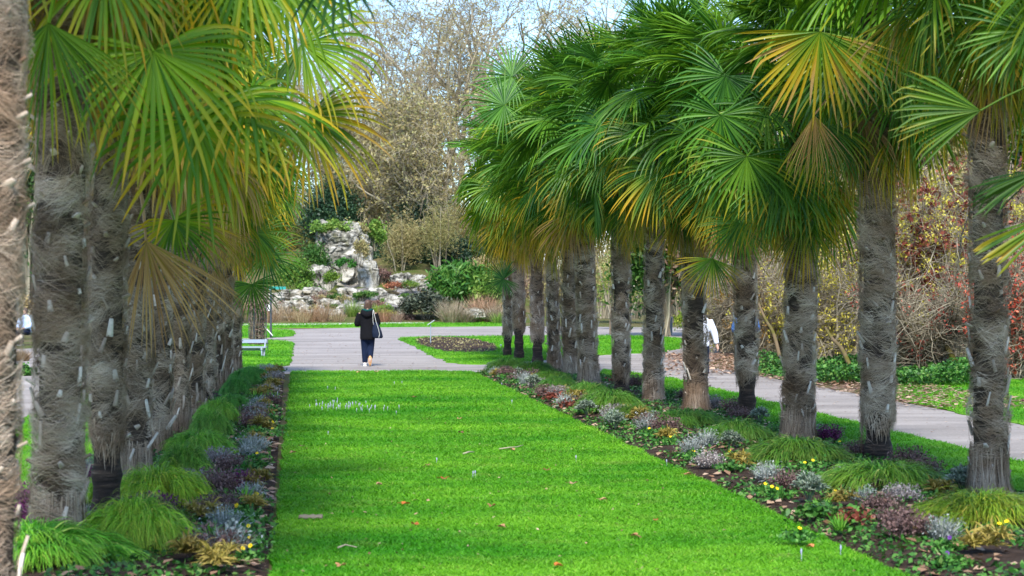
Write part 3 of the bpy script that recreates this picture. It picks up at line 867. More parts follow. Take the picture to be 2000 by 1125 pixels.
# ------------------------------------------------------------------ bed planting
def blades(b, n, rng, base_r, length, rise, width, k=6, sag=1.0, mi=0, squash=1.0, rnd=None, wild=.25):
    """arching blades from a small base area"""
    az = rng.uniform(0, 2 * math.pi, n)
    rr = base_r * np.sqrt(rng.random(n))
    a2 = az + rng.normal(size=n) * .5
    p0 = np.stack([np.cos(az) * rr, np.sin(az) * rr * squash, np.zeros(n)], -1)
    el = np.clip(rise + rng.normal(size=n) * wild, .15, 1.5)
    d0 = np.stack([np.cos(a2) * np.cos(el), np.sin(a2) * np.cos(el) * squash, np.sin(el)], -1)
    L = length * rng.uniform(.6, 1.15, n)
    s = np.linspace(0, 1, k)
    g = sag * rng.uniform(.6, 1.4, n)
    D = norm(d0[:, None] + np.array([0, 0, -1.0]) * (g[:, None] * s[None] ** 1.2 * 2.0)[:, :, None])
    P = p0[:, None] + np.concatenate([np.zeros((n, 1, 3)), np.cumsum(D[:, :-1], 1)], 1) * (L / (k - 1))[:, None, None]
    P[:, :, 2] = np.maximum(P[:, :, 2], .004)
    W = norm(np.cross(D, np.array([0, 0, 1.0])) + rng.normal(size=(n, 1, 3)) * .35) * (width * rng.uniform(.6, 1.3, n)[:, None] * (1 - .85 * s ** 2)[None])[:, :, None]
    ribbons(b, P, W, rng.random(n) if rnd is None else rnd, mi)

def sedge(seed, n=5600):
    """dome of arching blades combed outward and down"""
    rng = np.random.default_rng(seed)
    b = Buf()
    k = 7
    nc = 120
    ca = rng.uniform(0, 2 * math.pi, nc); cr = .57 * np.sqrt(rng.random(nc))
    ci = rng.integers(0, nc, n)
    px = np.cos(ca)[ci] * cr[ci] + rng.normal(size=n) * .035
    py = np.sin(ca)[ci] * cr[ci] * .85 + rng.normal(size=n) * .035
    r = np.hypot(px, py)
    hz = .36 * np.sqrt(np.clip(1 - (r / .68) ** 2, .02, 1)) * rng.uniform(.7, 1.03, n) + .03 * rng.normal(size=nc)[ci]
    base = np.stack([px, py, np.maximum(hz - .05, .01)], -1)
    az = np.arctan2(py, px) + rng.normal(size=nc)[ci] * .45 + rng.normal(size=n) * .22
    el = np.interp(r, [0, .3, .6], [.85, .38, .05]) + rng.normal(size=n) * .22
    d0 = np.stack([np.cos(az) * np.cos(el), np.sin(az) * np.cos(el), np.sin(el)], -1)
    L = rng.uniform(.16, .33, n)
    s = np.linspace(0, 1, k)
    g = rng.uniform(.7, 1.3, n)
    D = norm(d0[:, None] + np.array([0, 0, -1.0]) * (g[:, None] * s[None] ** 1.1 * 2.1)[:, :, None])
    P = base[:, None] + np.concatenate([np.zeros((n, 1, 3)), np.cumsum(D[:, :-1], 1)], 1) * (L / (k - 1))[:, None, None]
    P[:, :, 2] = np.maximum(P[:, :, 2], .004)
    W = norm(np.cross(D, np.array([0, 0, 1.0])) + rng.normal(size=(n, 1, 3)) * .3) * (.0040 * rng.uniform(.6, 1.35, n)[:, None] * (1 - .85 * s ** 2)[None])[:, :, None]
    rnd = np.clip(.34 + rng.normal(size=nc)[ci] * .16 + rng.normal(size=n) * .18, 0, 1)
    rnd[rng.random(n) < .03] = 1
    ribbons(b, P, W, rnd)
    return b.mesh("blades", M_SEDGE)
SEDGE = [sedge(400 + i) for i in range(5)]

def near_palm(x, y):
    rows = [(PR, "shrub-side"), (PL, "bench-side")]
    best = min(((math.hypot(p.location.x - x, p.location.y - y), k, i) for k, (r, _) in enumerate(rows) for i, p in enumerate(r)))
    _, k, i = best
    n = len(rows[k][0])
    o = ORD[i] if i < 13 else "last"
    if i == n - 1: o = "last"
    return f"{o} {rows[k][1]} palm", (k, i)

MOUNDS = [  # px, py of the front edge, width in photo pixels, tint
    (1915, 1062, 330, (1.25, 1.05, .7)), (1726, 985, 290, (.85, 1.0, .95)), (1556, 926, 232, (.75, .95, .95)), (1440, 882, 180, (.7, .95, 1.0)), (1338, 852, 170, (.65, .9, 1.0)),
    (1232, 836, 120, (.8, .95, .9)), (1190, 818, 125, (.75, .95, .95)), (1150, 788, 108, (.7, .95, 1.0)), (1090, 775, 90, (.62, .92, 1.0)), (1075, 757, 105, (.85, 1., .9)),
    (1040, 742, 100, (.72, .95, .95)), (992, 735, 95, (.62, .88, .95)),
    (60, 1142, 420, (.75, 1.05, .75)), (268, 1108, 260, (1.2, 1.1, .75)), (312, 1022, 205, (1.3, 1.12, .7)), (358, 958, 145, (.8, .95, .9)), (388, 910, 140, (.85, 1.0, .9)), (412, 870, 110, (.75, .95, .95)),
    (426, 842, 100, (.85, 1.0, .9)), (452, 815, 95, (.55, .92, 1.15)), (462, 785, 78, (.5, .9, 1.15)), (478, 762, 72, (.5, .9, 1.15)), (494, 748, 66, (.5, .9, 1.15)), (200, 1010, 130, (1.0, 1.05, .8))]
used_lab = {}
def uniq(base, key=None):
    k = key or base
    used_lab[k] = used_lab.get(k, 0) + 1
    return used_lab[k]
MPOS = []
for i, (px, py, wpx, tint) in enumerate(MOUNDS):
    x, y = G(px, py)
    wm = wpx / FPX * y * (.95 if px < 700 else 1) * random.Random(i + 40).uniform(.82, 1.12)
    yc = y + wm * .34
    x = x * yc / y
    s = wm / 1.38
    root = empty("sedge_mound", (x, yc, .07), random.Random(i).uniform(-.4, .4), 1)
    root.scale = (s, s * .85, (.80 if px > 700 else .92) * random.Random(i + 9).uniform(.75, 1.15))
    where, key = near_palm(x, yc)
    c = uniq("m" + where)
    tone = "yellow-green" if tint[0] > 1.1 else "dark blue-green" if tint[2] > 1.05 else "fresh green"
    tag(root, f"{tone} arching sedge mound {'beside' if c == 1 else 'just behind' if c == 2 else 'tucked near'} the {where}", "sedge mound", "sedge mounds at the palms' feet")
    put("blades", SEDGE[i % 5], root, color=(*[q * (1.9 if px < 330 else (1.6 if px < 700 else 1.1) * random.Random(i + 77).uniform(.75, 1.2)) for q in tint], 1))  # bench-side tints brightened in the colour to offset that row's shade
    MPOS.append((x, yc, wm * .5))

def plant_mesh(kind_, seed):
    rng = np.random.default_rng(seed)
    b = Buf()
    if kind_ == 'silver':
        blades(b, 230, rng, .07, .26, 1.05, .0065, 5, .25, wild=.35)
        C = b.V[0][rng.integers(0, len(b.V[0]), 500)] + rng.normal(size=(500, 3)) * .012
        leaves(b, np.maximum(C, [-9, -9, .005]), .022, rng)
        return b.mesh("leaves", M_SILVER)
    if kind_ == 'sage':
        for j in range(26):
            a = rng.uniform(0, 6.28); rr = .16 * math.sqrt(rng.random()); h = .22 * (1 - (rr / .2) ** 2) + .05
            q = Buf(); blades(q, 22, rng, .012, .10, .7, .015, 5, .6, wild=.35)
            b.add(q.V[0] + np.array([math.cos(a) * rr, math.sin(a) * rr, h]), q.F4[0], q.rnd[0], q.t[0])
        tubes(b, np.stack([np.zeros((12, 3)), np.stack([np.cos(np.arange(12)) * .1, np.sin(np.arange(12)) * .1, np.full(12, .2)], -1)], 1), .006, 4, np.full(12, .1))
        return b.mesh("leaves", M_SAGE)
    if kind_ in ('purple', 'dusky', 'pale'):
        n = 260
        blades(b, n, rng, .13, .24, 1.15, .004, 4, .2, wild=.35)
        tips = b.V[0].reshape(n, 4, 2, 3).mean(2)
        C = np.concatenate([tips[:, q] + rng.normal(size=(n, 3)) * .010 for q in (1, 2, 2, 3, 3)])
        leaves(b, C, .022, rng, rnd=np.clip(rng.random(len(C)) * .8 + .15, 0, 1))
        return b.mesh("spikes", {'purple': M_PURPLE, 'dusky': M_DUSKY, 'pale': M_PALE}[kind_])
    if kind_ == 'gold':
        for j in range(7):
            a = rng.uniform(0, 6.28); rr = .13 * math.sqrt(rng.random())
            q = Buf(); blades(q, 34, rng, .015, .17, .75, .013, 5, .75, wild=.4)
            b.add(q.V[0] + np.array([math.cos(a) * rr, math.sin(a) * rr, .07 + .09 * rng.random()]), q.F4[0], q.rnd[0], q.t[0])
        return b.mesh("leaves", M_GOLD)
    if kind_ == 'fresh':
        blades(b, 46, rng, .05, .24, 1.05, .011, 6, .35, wild=.3)
        return b.mesh("leaves", M_FRESH)
    if kind_ == 'leafy':
        n = 260
        C = rng.normal(size=(n, 3)) * np.array([.11, .11, .05]); C[:, 2] = np.abs(C[:, 2]) + .03
        leaves(b, C, .045, rng, flat=.35)
        return b.mesh("leaves", M_IVY)
    if kind_ == 'wine':
        n = 180
        C = rng.normal(size=(n, 3)) * np.array([.10, .10, .06]); C[:, 2] = np.abs(C[:, 2]) + .03
        leaves(b, C, .055, rng, flat=.4)
        return b.mesh("leaves", M_MAROON)
def flower_mesh(mat, seed):
    rng = np.random.default_rng(seed)
    b = Buf()
    for q in range(5):
        a = q * 1.2566 + .3
        th = np.linspace(0, 2 * math.pi, 9)[:-1]
        c = np.array([math.cos(a) * .017, math.sin(a) * .017])
        V = np.stack([c[0] + np.cos(th) * .016, c[1] + np.sin(th) * .016, .004 * np.cos(th - a) + .0015 * q + 0 * th], -1)
        V = np.concatenate([V, [[c[0], c[1], .001 * q]]])
        b.add(V, [[i, (i + 1) % 8, 8] for i in range(8)], .5, .5, 0)
    th = np.linspace(0, 2 * math.pi, 7)[:-1]
    V = np.concatenate([np.stack([np.cos(th) * .008, np.sin(th) * .008, 0 * th + .008], -1), [[0, 0, .011]]])
    b.add(V, [[i, (i + 1) % 6, 6] for i in range(6)], .5, .5, 1)
    tubes(b, np.array([[[0, 0, 0], [.004, 0, -.06], [0, .004, -.13]]]), .003, 4, mi=2)
    return b.mesh("flower", [mat, M_EYE, M_FRESH])
KINDS = {'silver': ("silver_shrublet", "silvery lavender-leaved tuft", "silver plant", 3), 'sage': ("sage_plant", "pale grey-green broad-leaved sage clump", "sage", 2), 'purple': ("heather_plant", "magenta-purple heather clump", "heather", 2),
         'dusky': ("heather_plant", "dusky brown faded heather clump", "heather", 3), 'pale': ("heather_plant", "whitish grey heather clump", "heather", 2), 'gold': ("golden_shrublet", "golden-yellow whorled leafy plant", "golden plant", 3),
         'fresh': ("bulb_plant", "bright green upright bulb leaves", "bulb leaves", 2), 'leafy': ("leafy_plant", "low dark green leafy clump", "leafy plant", 3), 'wine': ("wine_leaved_plant", "wine-red low leafy clump", "leafy plant", 2)}
PM = {k: [plant_mesh(k, 500 + i * 7 + j) for j in range(v[3])] for i, (k, v) in enumerate(KINDS.items())}
FL_Y = [flower_mesh(M_PETAL_Y, 3)]
FL_P = [flower_mesh(M_PETAL_P, 4)]
side_words = ["in front of", "behind", "near", "close to", "a step from", "further out from", "along from", "past"]
PLANTED = []
prng = np.random.default_rng(77)
def where_words(kind_, x, y):
    u = x - SLOPE * y
    where, key = near_palm(x, y)
    side = "on the lawn edge by" if (-.75 < u < 1 or 3.9 < u < 5.1) else "between mounds by" if (-1.3 < u < 1 or 4 < u < 6.1) else "behind"
    c = uniq(f"{kind_}{side}{where}")
    extra = ["", "second ", "third ", "fourth ", "fifth ", "sixth ", "seventh ", "eighth ", "ninth "][min(c - 1, 8)]
    return side, where, extra
def plant(kind_, x, y, s, z=.075):
    nm, desc, cat, nv = KINDS[kind_]
    side, where, extra = where_words(kind_, x, y)
    root = empty(nm, (x, y, z), prng.uniform(0, 6.28), s * .82)
    tag(root, f"{extra}{desc} {side} the {where}", cat, f"{cat} planted in the palm beds")
    v = float(prng.uniform(.85, 1.15))
    put(PM[kind_][prng.integers(nv)].name.split('.')[0], PM[kind_][prng.integers(nv)], root, color=(v, v, v, 1))
    PLANTED.append((x, y))
def pansy(x, y, s=1.0, violet=False, nfl=2):
    side, where, extra = where_words('pansyv' if violet else 'pansy', x, y)
    root = empty("pansy_plant", (x, y, .06), prng.uniform(0, 6.28), s)
    tag(root, f"{extra}{'violet' if violet else 'yellow'} pansy in flower {side} the {where}", "pansy", "pansies planted in the palm beds")
    put("leaves", PM['leafy'][prng.integers(3)], root, sc=(.7, .7, .8), color=(1.2, 1.2, 1.2, 1))
    for q in range(nfl):
        a = prng.uniform(0, 6.28)
        o = put("flower", (FL_P if violet else FL_Y)[0], root, (math.cos(a) * .06 * (q > 0), math.sin(a) * .06 * (q > 0), .12 + .02 * q))
        o.rotation_euler = (R_(prng.uniform(35, 65)), 0, prng.uniform(-.5, .5) - root.rotation_euler.z)
        o.scale = (.6, .6, .6)
    PLANTED.append((x, y))
NOTED = [('sage', 1580, 998, 1.0), ('silver', 1655, 965, .9), ('silver', 1840, 1078, .9), ('gold', 1925, 1110, 1.15), ('dusky', 1775, 1072, 1.0), ('silver', 1500, 955, .9), ('sage', 1428, 893, .9), ('silver', 1350, 900, .9),
         ('gold', 1448, 930, .9), ('dusky', 1540, 975, .9), ('dusky', 1720, 1020, .8), ('pale', 1762, 1000, .8), ('silver', 1690, 1000, .7), ('purple', 1620, 872, .9), ('dusky', 1680, 905, .9), ('dusky', 1775, 925, 1.0), ('dusky', 1810, 945, .9),
         ('sage', 1880, 980, 1.0), ('gold', 1840, 990, .9), ('fresh', 1515, 940, .9), ('fresh', 1640, 1055, .8), ('leafy', 1600, 1030, 1.2), ('leafy', 1560, 960, 1.1), ('gold', 1300, 875, .9), ('silver', 1262, 852, .9), ('gold', 1215, 822, .8),
         ('purple', 298, 1032, 1.0), ('gold', 392, 1042, 1.0), ('silver', 440, 1062, 1.0), ('silver', 447, 1110, 1.1), ('dusky', 420, 1112, 1.1), ('gold', 375, 1122, 1.0), ('purple', 465, 975, .9), ('pale', 380, 972, .9), ('dusky', 425, 982, 1.1),
         ('silver', 492, 995, .8), ('gold', 490, 975, .8), ('fresh', 470, 1005, 1.0), ('fresh', 415, 1075, .9), ('dusky', 418, 1030, .9), ('pale', 430, 922, .9), ('dusky', 452, 940, .9), ('silver', 488, 905, .8), ('silver', 503, 893, .8), ('gold', 495, 880, .8),
         ('purple', 60, 1010, 1.0), ('purple', 165, 965, .9), ('silver', 160, 940, .9), ('purple', 50, 1045, .9), ('silver', 150, 1040, .8), ('gold', 440, 1140, 1.0), ('leafy', 480, 1050, 1.1), ('leafy', 460, 1100, 1.0), ('fresh', 500, 860, .8), ('pale', 500, 820, .9), ('gold', 515, 810, .9)]
for k, px, py, s in NOTED:
    x, y = G(px, py)
    plant(k, x, y, s)
for px, py, v in [(1562, 1075, 0), (1785, 1072, 0), (1632, 995, 0), (1588, 930, 0), (1600, 918, 0), (1572, 935, 0), (1425, 910, 0), (1355, 910, 0), (1518, 990, 0), (1495, 980, 0), (1855, 1095, 1), (1850, 1128, 1), (1952, 1065, 0), (1310, 880, 0),
                  (485, 1070, 0), (480, 1082, 0), (474, 1118, 0), (462, 1028, 0), (497, 1005, 0), (488, 1095, 0), (502, 915, 0), (532, 862, 0), (534, 850, 0), (165, 925, 0), (1120, 800, 0), (1268, 862, 0), (1640, 890, 0)]:
    x, y = G(px, py)
    pansy(x, y, .9, bool(v), 1 + int(prng.random() < .3))
bag_kinds = ['dusky'] * 5 + ['leafy'] * 4 + ['silver'] * 3 + ['gold'] * 3 + ['pale'] * 2 + ['fresh', 'fresh', 'leafy', 'wine', 'sage']
for side, (ua, ub) in (('R', (4.35, 5.0)), ('R2', (6.45, 6.85)), ('L', (-.60, -.28)), ('L2', (-2.2, -1.9))):
    tries = 0; placed = 0
    lim = {'R': 46, 'R2': 12, 'L': 46, 'L2': 6}[side]
    while placed < lim and tries < 900:
        tries += 1
        Y = 14.5 + (46.6 - 14.5) * prng.random() ** .9
        x, y = alley(prng.uniform(ua, ub), Y)
        if abs(x) > .262 * Y: continue
        if any((x - a) ** 2 + (y - b) ** 2 < .34 ** 2 for a, b in PLANTED): continue
        if any((x - a) ** 2 + (y - b) ** 2 < (r * .8) ** 2 for a, b, r in MPOS): continue
        if side == 'R' and prng.random() < .05: pansy(x, y); placed += 1; continue
        bk = bag_kinds if side[0] == 'R' else ['leafy'] * 5 + ['gold'] * 4 + ['silver'] * 3 + ['dusky'] * 2 + ['fresh'] * 2 + ['pale']
        plant(bk[prng.integers(len(bk))], x, y, float(prng.uniform(.75, 1.1))); placed += 1

def scatter(name, u0, u1, n, size, mat, seed, flat, zmax, label_kind='stuff', Y0=12.5, Y1=47):
    rng = np.random.default_rng(seed)
    Y = Y0 + (Y1 - Y0) * rng.random(n)
    U = rng.uniform(u0, u1, n)
    X = U + SLOPE * Y
    f = vnoise(np.stack([X, Y, 0 * X], -1) * 1.6, seed + 3) > -.25
    X, Y, U = X[f], Y[f], U[f]
    prof = np.sin(np.clip((U - u0) / (u1 - u0), 0, 1) * math.pi) ** .6
    C = np.stack([X, Y, .02 + .09 * prof + zmax * rng.random(len(X)) ** 2], -1)
    b = Buf()
    leaves(b, C, size, rng, flat=flat, long=1.35)
    return kind(b.obj(name, mat), 'stuff')
scatter("ground_cover", 4.22, 6.9, 40000, .038, M_IVY, 61, .45, .06)
scatter("ground_cover", -2.28, -.24, 32000, .038, M_IVY, 62, .45, .06)
scatter("leaf_litter", 4.22, 6.9, 2600, .075, M_LITTER, 63, .7, .05)
scatter("leaf_litter", -2.28, -.2, 2200, .075, M_LITTER, 64, .7, .05)
scatter("leaf_litter", -.42, -.17, 420, .085, M_LITTER, 65, .75, .03)

# things lying or growing on the lawn
def leaf_mesh(seed):
    rng = np.random.default_rng(seed)
    th = np.linspace(0, 2 * math.pi, 22)[:-1]
    r = .035 + .030 * np.abs(np.cos(th * 2.5)) ** 1.5 + rng.normal(size=21) * .003
    V = np.stack([np.cos(th) * r, np.sin(th) * r * .8, .014 + .016 * np.cos(th * 2 + seed) + .006 * rng.random(21)], -1)
    V = np.concatenate([V, [[0, 0, .006]]])
    b = Buf(); b.add(V, [[i, (i + 1) % 21, 21] for i in range(21)], np.concatenate([rng.random(21) * .3 + .35, [.4]]))
    tubes(b, np.array([[[-.03, 0, .012], [-.07, .004, .02], [-.10, .012, .012]]]), .0025, 4, np.array([.1]))
    return b.mesh("fallen_leaf", M_LITTER)
rng = np.random.default_rng(14)
b = Buf(); n = 900
Y = 14 + 33 * rng.random(n); X = rng.uniform(-.1, 4.15, n) + SLOPE * Y
leaves(b, np.stack([X, Y, np.full(n, .045)], -1), .022, rng, np.clip(rng.choice([.0, .1, .6, 1.0], n, p=[.35, .3, .2, .15]) + rng.random(n) * .05, 0, 1), flat=.6, long=1.8)
kind(b.obj("lawn_debris", M_LITTER), 'stuff')
LM = [leaf_mesh(i) for i in range(4)]
rng = np.random.default_rng(15)
b = Buf(); n = 1100
sp = np.array(SOIL); P = rng.uniform(sp.min(0), sp.max(0), (n, 2)); P = P[in_poly(P, SOIL)]; P = P[vnoise(np.concatenate([P, np.zeros((len(P), 1))], 1) * .9, 3) > -.2]
leaves(b, np.concatenate([P, np.full((len(P), 1), .07)], 1), .05, rng, flat=.3)
kind(b.obj("seedling_cover", M_TANLEAF), 'stuff')
LAWN_LEAVES = [(868, 945, "dark red", (1.2, .35, .2)), (740, 957, "pale buff", (1.5, 1.5, 1.4)), (897, 825, "pale tan", (1.4, 1.3, 1.1)), (1345, 937, "tan", (1.2, 1.05, .9)), (572, 893, "buff", (1.3, 1.2, 1.0)), (835, 918, "small brown", (1, .8, .6)),
               (792, 996, "orange", (1.6, .8, .3)), (810, 1037, "russet", (1.3, .7, .3)), (1582, 1082, "orange-tan", (1.7, 1.1, .7)), (1120, 955, "greyish", (1.3, 1.3, 1.3)), (980, 1042, "buff", (1.3, 1.2, 1.0)), (665, 1120, "tan", (1.3, 1.1, .8)),
               (1068, 928, "dark brown", (.7, .4, .3)), (1090, 1120, "orange", (1.6, .8, .3)), (1280, 1028, "small russet", (1.3, .7, .3)), (1180, 988, "pale", (1.4, 1.4, 1.2)), (700, 732, "cream", (1.7, 1.6, 1.4)), (735, 731, "white", (1.8, 1.8, 1.8)),
               (810, 782, "dark brown", (.7, .5, .4)), (900, 853, "dark", (.6, .5, .4)), (1000, 888, "buff", (1.3, 1.2, 1.0)), (590, 880, "small dark", (.6, .5, .4)), (1240, 1060, "tan", (1.2, 1.0, .8)), (960, 1000, "brown", (.9, .7, .5))]
for i, (px, py, cn, tint) in enumerate(LAWN_LEAVES):
    x, y = G(px, py)
    o = put("fallen_leaf", LM[i % 4], None, (x, y, .052), i * 2.1, (.72 if 'small' not in cn else .5) * (1 + (y - 15) * .012), (*tint, 1))
    wh, _ = near_palm(x, y)
    n_ = uniq("lf" + cn)
    tag(o, f"{cn} fallen leaf on the lawn level with the {wh}" + ("" if n_ == 1 else f", lying alone"), "leaf", "fallen leaves on the lawn")
def twig(pts, r, label, name="twig"):
    P = np.array([[*G(a, b_), .05 + .012 * (i % 2)] for i, (a, b_) in enumerate(pts)])
    b = Buf(); tubes(b, P[None], np.linspace(r, r * .5, len(P))[None], 5, np.array([.75]), cap=True)
    tag(b.obj(name, M_BRANCH), label, "twig")
twig([(975, 885), (995, 884), (1010, 881), (1022, 879)], .010, "thin grey twig lying across the middle of the lawn")
twig([(905, 895), (915, 893), (926, 891)], .013, "short pale twig lying on the middle of the lawn")
twig([(660, 1083), (675, 1080), (697, 1082)], .008, "pale straw-like twig lying at the lawn's near end")
b = Buf()
x, y = G(607, 1024)
th = np.linspace(-1, 1, 11)
for k_ in range(2):
    pass
V = []
for s_ in th:
    for q in np.linspace(-1, 1, 5):
        V.append((x + s_ * .10, y + q * .035 * (1 - .3 * s_ ** 2), .05 + .02 * (1 - q * q) + .006 * math.sin(s_ * 9 + q * 4)))
b.add(V, quads_grid(1, 11, 5, False), .35)
sol = b.obj("bark_piece", M_BRANCH)
sm = sol.modifiers.new("thickness", 'SOLIDIFY'); sm.thickness = .012
tag(sol, "curled grey-brown piece of bark lying on the lawn near the dark bed edge", "bark piece")

def crocus_mesh(seed):
    rng = np.random.default_rng(seed)
    b = Buf()
    tubes(b, np.array([[[0, 0, 0], [.003, 0, .035], [.004, 0, .07]]]), .0035, 5, mi=0)
    for q in range(6):
        a = q * 1.047
        s = np.linspace(0, 1, 5)
        rad = .003 + .007 * np.sin(s * 2.7)
        wd = .006 * np.sin(np.clip(s * .9 + .1, 0, 1) * math.pi) + .001
        P = np.stack([np.cos(a) * rad, np.sin(a) * rad, .065 + s * .055], -1)
        ribbons(b, P[None], (np.array([-math.sin(a), math.cos(a), 0]) * wd[:, None])[None], mi=0)
    blades(b, 5, rng, .01, .09, 1.2, .0025, 4, .5, mi=1)
    return b.mesh("crocus", [M_CROCUS, M_FRESH])
CM = [crocus_mesh(i) for i in range(3)]
crng = np.random.default_rng(9)
def crocus(px, py, label, s=1.0):
    x, y = G(px, py)
    o = put("crocus", CM[crng.integers(3)], None, (x, y, .03), crng.uniform(0, 6.28), (s, s, s * crng.uniform(.9, 1.4)))
    tag(o, label, "crocus", "crocuses in the drift at the lawn's far corner" if 'drift' in label else "single crocuses scattered on the lawn")
for i in range(60):
    px = crng.uniform(600, 735) if i < 44 else crng.uniform(640, 780)
    py = 797 + (px - 600) * .06 + crng.normal() * 5
    crocus(px, py, "white-lilac crocus in the loose drift at the lawn's far corner", .58)
for px, py, l in [(1125, 908, "in the middle of the lawn, one of few there"), (1302, 915, "near the bed edge by the fifth shrub-side palm"), (1642, 1096, "at the lawn's near bed edge"), (641, 856, "alone below the crocus drift"), (924, 940, "beside the dark red leaf"), (928, 938, "close beside another near the dark red leaf"),
                  (853, 912, "near the lawn's centre line"), (980, 758, "towards the far end of the lawn"), (1000, 795, "far out on the lawn below the island"), (785, 755, "near the far lawn edge below the walker"), (770, 757, "near the far lawn edge just below the walker"), (640, 765, "near the far bed corner"), (655, 768, "near the far bed corner, second one"), (1565, 1105, "white-tipped by the bed edge sage")]:
    crocus(px, py, f"single white crocus {l}", .58)
for i in range(8):
    px, py = 530 + crng.uniform(0, 24), 788 + crng.normal() * 3
    x, y = G(px, py)
    o = put("crocus", CM[crng.integers(3)], None, (x, y, .07), crng.uniform(0, 6), .8)
    tag(o, "lilac crocus in the tight clump at the far bed edge", "crocus", "crocuses clumped at the bench-side bed edge")

# ------------------------------------------------------------------ people
def loft(b, rings, m=14, mi=0):
    """closed tube through rings of (centre, rx, ry, yaw)"""
    k = len(rings)
    ang = np.linspace(0, 2 * math.pi, m, endpoint=False)
    V = []
    for c, rx, ry in rings:
        V.append(np.asarray(c) + np.stack([np.cos(ang) * rx, np.sin(ang) * ry, 0 * ang], -1))
    V = np.concatenate(V + [np.asarray([rings[0][0]]), np.asarray([rings[-1][0]])])
    F = quads_grid(1, k, m, True)
    nb = b.n
    b.add(V, F, .5, .5, mi)
    caps = [(nb + (j + 1) % m, nb + j, nb + k * m) for j in range(m)] + [(nb + (k - 1) * m + j, nb + (k - 1) * m + (j + 1) % m, nb + k * m + 1) for j in range(m)]
    b.F3.append(np.array(caps)); b.m3.append(np.full(len(caps), mi))
def limb(b, pts, rad, m=10, mi=0):
    pts = np.array(pts, float); rad = np.array(rad, float)
    k = 12
    s = np.linspace(0, len(pts) - 1, k)
    P = np.stack([np.interp(s, range(len(pts)), pts[:, i]) for i in range(3)], -1)
    P[1:-1] = .25 * P[:-2] + .5 * P[1:-1] + .25 * P[2:]
    tubes(b, P[None], np.interp(s, range(len(pts)), rad)[None], m, mi=mi, cap=True)
def ball(b, c, r, mi=0, m=14, k=9):
    r = np.broadcast_to(np.asarray(r, float), (3,))
    la = np.linspace(-math.pi / 2 + .12, math.pi / 2 - .12, k)
    loft(b, [((c[0], c[1], c[2] + math.sin(a) * r[2]), math.cos(a) * r[0], math.cos(a) * r[1]) for a in la], m, mi)
def fused(b, name, mat, parent, voxel):
    o = b.obj(name, mat, parent)
    md = o.modifiers.new("fuse", 'REMESH'); md.mode = 'VOXEL'; md.voxel_size = voxel; md.use_smooth_shade = True
    sm = o.modifiers.new("soften", 'SMOOTH'); sm.factor = .5; sm.iterations = 3
    return o
def hand(b, wrist, dirv, up, s=1.0):
    d = norm(np.asarray(dirv, float)); up = np.asarray(up, float); sd = norm(np.cross(d, up)); up = np.cross(sd, d)
    w = np.asarray(wrist, float)
    limb(b, [w - d * .03, w + d * .03 * s, w + d * .085 * s], [.026, .032, .030])
    for i, (o, l) in enumerate(((-.028, .065), (-.010, .078), (.009, .072), (.027, .056))):
        p = w + d * .08 * s + sd * o
        limb(b, [p, p + d * l * .5 - up * .008, p + d * l * .8 - up * .035], [.0095, .0088, .007], 7)
    p = w + d * .03 - sd * .03
    limb(b, [p, p - sd * .025 + d * .03, p - sd * .02 + d * .06 - up * .01], [.012, .010, .008], 7)
